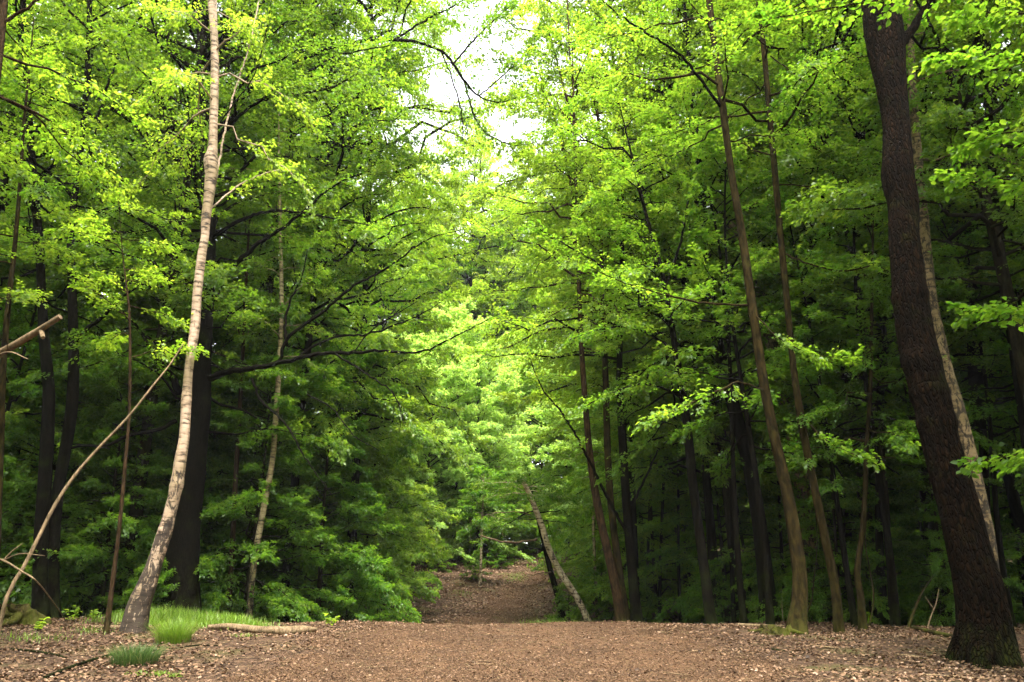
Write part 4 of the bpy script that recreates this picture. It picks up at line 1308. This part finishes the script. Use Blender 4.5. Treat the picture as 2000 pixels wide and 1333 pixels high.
def tuft(px, py, n, h, r, m, label, seed):
    rng = np.random.default_rng(seed)
    c = gp(px, py)
    e = empty('grass_tuft', c, label, 'grass tuft')
    mb = MB()
    a = rng.uniform(0, 6.28, n)
    rr = r * np.sqrt(rng.uniform(0, 1, n))
    x, y = np.cos(a) * rr, np.sin(a) * rr
    z = G(x + c[0], y + c[1]) - c[2] - .01
    blades(mb, rng, x, y, z, h * rng.uniform(.5, 1.1, n), rng.uniform(.004, .008, n), np.clip(rr / r * .9 + rng.normal(0, .2, n), .05, 1.3), a)
    mb.build('blades', [m], e)


tuft(338, 1255, 900, .42, .24, GRASS, 'tall bright green grass tuft at the front of the grass by the log', 411)
tuft(262, 1296, 1000, .28, .27, GRASS_D, 'low dull green grass tuft alone among the dead leaves', 412)
p_far = P(1040, 1212, 21)[0]


def stick(name, label, cat, pts, rad, m, twigs=(), sides=9, seed=1, rough=.0, knots=()):
    """a fallen or leaning piece of wood through world points"""
    pts = np.array(pts, float)
    base = pts[0].copy()
    e = empty(name, base, label, cat)
    q = catmull(np.column_stack([pts - base, rad]), .05)
    mb = MB()
    tube(mb, q[:, :3], q[:, 3], sides, 0, bark_fn(rough, 0, seed, 5, knots))
    mb.build('stem', [BARK[m]], e)
    for tw in twigs:
        w = np.array(tw, float)
        q = catmull(np.column_stack([w[:, :3] - base, w[:, 3]]), .05)
        tb = MB()
        tube(tb, q[:, :3], q[:, 3], 6, 0)
        tb.build('twig', [BARK[m]], e)
    return e


def on_ground(pxs, up):
    out = []
    for px, py in pxs:
        c = gp(px, py)
        out.append(c + np.array([0, 0, up]))
    return out


stick('fallen_log', 'pale twisted log lying between the grass and the path', 'log',
      on_ground([(405, 1233), (450, 1232), (500, 1238), (550, 1241), (590, 1239), (616, 1238)], .065), [.04, .062, .068, .072, .066, .034], 'pale', sides=14, seed=5, rough=.05)
stick('fallen_branch', 'thin pale branch lying in the leaves just left of the bright grass tuft', 'branch',
      on_ground([(180, 1229), (230, 1230), (290, 1232)], .03), [.03, .035, .02], 'pale', seed=6)
stick('fallen_branch', 'dark crooked stick running past the low dull grass tuft to the bottom edge', 'branch',
      on_ground([(85, 1331), (130, 1312), (180, 1294), (225, 1282), (262, 1275)], .03), [.018, .02, .018, .014, .006], 'dark', seed=7)
stick('fallen_branch', 'dark stick on the leaves at the far lower left', 'branch', on_ground([(18, 1271), (70, 1276), (110, 1283), (134, 1291)], .02), [.012, .014, .012, .006], 'dark', seed=8)
stick('fallen_branch', 'thin dark twig lying just in front of the pale log', 'branch', on_ground([(352, 1268), (385, 1263), (430, 1264)], .015), [.008, .012, .006], 'dark', seed=9)
stick('fallen_branch', 'short pale stick in the leaves between the stump and the big oak', 'branch', on_ground([(1752, 1282), (1785, 1286), (1812, 1290)], .02), [.012, .016, .01], 'pale', seed=10)
stick('fallen_branch', 'pale chip of branch lying nearest in front of the mossy stump', 'branch', on_ground([(1595, 1266), (1620, 1268), (1640, 1270)], .02), [.01, .014, .008], 'pale', seed=11)
stick('fallen_branch', 'small dark stick left of the short pale chip of branch', 'branch', on_ground([(1508, 1271), (1535, 1274)], .015), [.012, .008], 'dark', seed=12)
stick('fallen_branch', 'greyish branch along the ground behind the stump at the edge of the wood', 'branch', on_ground([(1440, 1212), (1480, 1213), (1530, 1211)], .04), [.03, .035, .02], 'pale', seed=13)
stick('fallen_branch', 'mossy branch on the leaves between the bowed hornbeam and the big oak', 'branch', on_ground([(1775, 1228), (1820, 1240), (1870, 1250)], .04), [.03, .04, .03], 'mossy', seed=14)
stick('fallen_branch', 'thin pale stick at the very bottom near the foot of the big oak', 'branch', on_ground([(1800, 1322), (1860, 1326), (1930, 1331)], .02), [.01, .013, .007], 'pale', seed=15)
c = gp(1770, 1224)
stick('dead_stick', 'pale dead stick propped up in the shade left of the big oak', 'dead stick', [c - [0, 0, .05], P(1785, 1195, c[1] + .1)[0], P(1800, 1160, c[1] + .3)[0], P(1822, 1125, c[1] + .6)[0]], [.03, .026, .02, .01], 'hornbeam', seed=16)
c = gp(1808, 1232)
stick('dead_stick', 'thin forked dead stick rising next to the big oak foot', 'dead stick', [c - [0, 0, .05], P(1818, 1205, c[1] + .1)[0], P(1828, 1180, c[1] + .2)[0], P(1834, 1150, c[1] + .3)[0]], [.014, .012, .01, .006], 'pale',
      [[(*P(1824, 1190, c[1] + .15)[0], .009), (*P(1806, 1165, c[1] + .3)[0], .004)]], seed=17)
c = gp(1531, 1218)
stick('dead_stick', 'thin white bare twig standing upright at the left of the curved-foot hornbeam', 'dead stick', [c - [0, 0, .05], P(1528, 1195, c[1])[0], P(1527, 1165, c[1])[0]], [.008, .007, .003], 'pale', seed=18)
c = gp(1580, 1222)
stick('thin_sapling', 'spindly bare sapling curving up right behind the curved-foot hornbeam', 'sapling',
      [c + [0, .6, -.05], P(1583, 1180, c[1] + .6)[0], P(1590, 1130, c[1] + .7)[0], P(1596, 1060, c[1] + .8)[0], P(1592, 980, c[1] + .9)[0]], [.02, .016, .013, .01, .005], 'hornbeam', seed=19)
c = gp(1712, 1222)
stick('thin_sapling', 'spindly bare sapling with a wavy stem right of the crooked swollen stem', 'sapling',
      [c + [0, .4, -.05], P(1706, 1170, c[1] + .4)[0], P(1698, 1110, c[1] + .5)[0], P(1690, 1060, c[1] + .6)[0], P(1692, 1000, c[1] + .8)[0], P(1684, 940, c[1] + 1.0)[0]], [.018, .015, .013, .01, .008, .004], 'hornbeam', seed=20)
# cut branch that pokes in at the left edge: part of a tree standing outside the photo
pb = [P(-260, 800, 8.6)[0], P(-120, 745, 8.4)[0], P(0, 689, 8.2)[0], P(60, 655, 8.1)[0], P(118, 619, 8.0)[0]]
e = stick('broken_branch', 'pale sawn-off branch pointing up right from the left edge', 'branch', pb, [.055, .05, .042, .036, .030], 'pale',
          [[(*P(80, 646, 8.07)[0], .03), (*P(84, 660, 8.0)[0], .022)], [(*P(-10, 696, 8.2)[0], .012), (*P(20, 688, 8.0)[0], .008), (*P(55, 702, 7.9)[0], .003)],
           [(*P(0, 700, 8.2)[0], .008), (*P(14, 680, 8.1)[0], .006), (*P(16, 655, 8.0)[0], .003)]], sides=14, seed=21, rough=.02)
# dead twig at the root mound
c0 = P(6, 1095, 10.6)[0]
stick('dead_twig', 'forked bare twig hanging over the mossy root mound', 'twig', [P(-30, 1086, 10.8)[0], c0, P(40, 1115, 10.5)[0], P(80, 1145, 10.4)[0], gp(136, 1194) + [0, 0, .01]], [.016, .014, .012, .009, .006], 'pale',
      [[(*c0, .011), (*P(25, 1076, 10.6)[0], .009), (*P(44, 1062, 10.6)[0], .005)], [(*c0, .009), (*P(40, 1082, 10.5)[0], .007), (*P(88, 1086, 10.4)[0], .003)]], seed=22)


def lump(name, label, cat, c, rx, ry, rz, m, seed, roots=0, hollow=False):
    """mossy mound / stump: a lobed radial surface with roots as parts"""
    rng = np.random.default_rng(seed)
    e = empty(name, c, label, cat)
    nu, nv = 90, 36
    th = np.linspace(0, 2 * np.pi, nu, endpoint=False)
    ph = rng.uniform(0, 6.28, 6)
    vs = []
    for j in range(nv):
        t = j / (nv - 1)
        if hollow:   # stump: sides up, rim, sunken heart
            r = [1.35 - .4 * min(1, t / .55) ** .5, .95 - .9 * max(0, (t - .6) / .4)][t > .6]
            z = min(1, t / .55) - (0 if t < .65 else .75 * min(1, (t - .65) / .2))
        else:
            r = math.cos(t * math.pi / 2) ** .7
            z = math.sin(t * math.pi / 2)
        lob = 1 + .16 * np.sin(3 * th + ph[0]) + .1 * np.sin(5 * th + ph[1]) * (1 - t) + .05 * np.sin(9 * th + ph[2])
        x, y = rx * r * lob * np.cos(th), ry * r * lob * np.sin(th)
        zz = rz * z * (1 + .18 * np.sin(2 * th + ph[3]) + .12 * np.sin(5 * th + ph[4]))
        vs.append(np.stack([x, y, zz - .05], 1))
    v = np.array(vs)
    v = v + np.array([mnoise.noise_vector(Vector(p * 9.0)) for p in v.reshape(-1, 3)]).reshape(v.shape) * .035 + np.array([mnoise.noise_vector(Vector(p * 3.3 + np.array([7., 1, 4]))) for p in v.reshape(-1, 3)]).reshape(v.shape) * (.09 if not hollow else .03) + np.array([mnoise.noise_vector(Vector(p * 24.0)) for p in v.reshape(-1, 3)]).reshape(v.shape) * .014
    i = np.arange(nv - 1)[:, None] * nu
    j = np.arange(nu)[None]
    k = (j + 1) % nu
    mb = MB()
    mb.add(v.reshape(-1, 3), np.stack([i + j, i + k, i + k + nu, i + j + nu], -1).reshape(-1, 4))
    mb.build('mound' if not hollow else 'stump_body', [BARK[m]], e)
    for q in range(roots):
        a = rng.uniform(0, 6.28) if not hollow else q * 6.28 / roots + .4
        L = rng.uniform(.7, 1.3) * rx * 1.5
        s = np.linspace(0, 1, 7)
        x = np.cos(a + .5 * s * rng.normal()) * (rx * .6 + L * s)
        y = np.sin(a + .5 * s * rng.normal()) * (ry * .6 + L * s)
        z = G(x + c[0], y + c[1]) - c[2] + rz * .4 * (1 - s) ** 2 + .02
        if not hollow and q % 3:
            el = rng.uniform(.2, 1.2)
            rl = rx * rng.uniform(1.0, 1.7)
            x = np.cos(a) * rl * s * math.cos(el) + .08 * np.sin(s * 5 + q)
            y = np.sin(a) * rl * s * math.cos(el) + .08 * np.sin(s * 4 + 2 * q)
            z = rl * s * math.sin(el) * (1.1 - .55 * s) + .05 * np.sin(s * 6 + q)
        rb = MB()
        tube(rb, np.stack([x, y, z], 1), .05 * rx / .35 * (1.05 - s) + .006, 8, 0, bark_fn(.05, 0, q + seed, 4))
        rb.build('root', [BARK[m]], e)
    return e


cs = gp(1526, 1240)
lump('tree_stump', 'low mossy tree stump with a dark hollow heart beside the path', 'stump', cs + [0, .1, 0], .28, .24, .17, 'mossy', 501, 5, True)
cm = gp(8, 1222)
lump('root_mound', 'moss-covered root mound of an uprooted tree at the left edge', 'root mound', cm + [-.1, .45, -.05], .55, .45, .36, 'mossy', 502, 16)


def weed(px, py, label, seed, h=.28, back=.4):
    rng = np.random.default_rng(seed)
    c = gp(px, py) + np.array([0, back, 0])
    c[2] = float(G(c[0], c[1]))
    e = empty('leafy_plant', c, label, 'plant', 'young leafy plants at the edge of the wood')
    mb = MB()
    for k in range(4):
        a = rng.uniform(0, 6.28)
        s = np.linspace(0, 1, 6)
        q = np.stack([np.cos(a) * s * h * .5, np.sin(a) * s * h * .5, h * s * rng.uniform(.8, 1.2) - .02], 1)
        tube(mb, q, .004 * (1.2 - s), 5, 0)
        n = 9
        t = rng.uniform(.25, 1, n)
        pos = np.stack([np.interp(t, s, q[:, i]) for i in range(3)], 1)
        b = rng.uniform(0, 6.28, n)
        leaves(mb, rng, pos, np.stack([np.cos(b), np.sin(b), rng.normal(.1, .25, n)], 1), norm(UP + rng.normal(0, .4, (n, 3))), rng.uniform(.06, .1, n), rng.uniform(.035, .06, n), 1, True)
    mb.build('stems', [BARK['hornbeam'], LEAF['lime']], e)


for px, py, s, h, lab in [(70, 1212, 1, .3, 'small leafy plant just right of the mossy root mound'), (118, 1205, 2, .28, 'small leafy plant under the end of the bare forked twig'),
                          (163, 1200, 3, .22, 'small leafy plant left of the slender brown sapling foot'), (40, 1240, 4, .2, 'small leafy plant low in front of the mossy root mound'),
                          (640, 1216, 5, .25, 'small leafy plant at the crest beyond the end of the pale log'), (1663, 1222, 6, .3, 'small leafy plant between the bowed hornbeam and the crooked stem'),
                          (1715, 1226, 7, .25, 'small leafy plant by the foot of the wavy bare sapling')]:
    weed(px, py, lab, 600 + s, h)


# ------------------------------------------------------------------ air
def haze():
    m, nt, out = mat('haze_air')
    pv = N(nt, 'ShaderNodeVolumePrincipled')
    pv.inputs['Color'].default_value = (.93, .96, .95, 1)
    pv.inputs['Density'].default_value = HAZE_D
    pv.inputs['Anisotropy'].default_value = .2
    nt.links.new(pv.outputs[0], out.inputs['Volume'])
    v = np.array([[x, y, z] for z in (-6, 52) for y in (-90, 215) for x in (-170, 170)], float)
    mb = MB()
    mb.add(v, [[0, 2, 3, 1], [4, 5, 7, 6], [0, 1, 5, 4], [2, 6, 7, 3], [0, 4, 6, 2], [1, 3, 7, 5]])
    o = mb.build('haze', [m])
    tag(o, 'thin pale air between the trees', None, None, 'stuff')


HAZE_D = .00026
haze()
cy.volume_bounces = 0
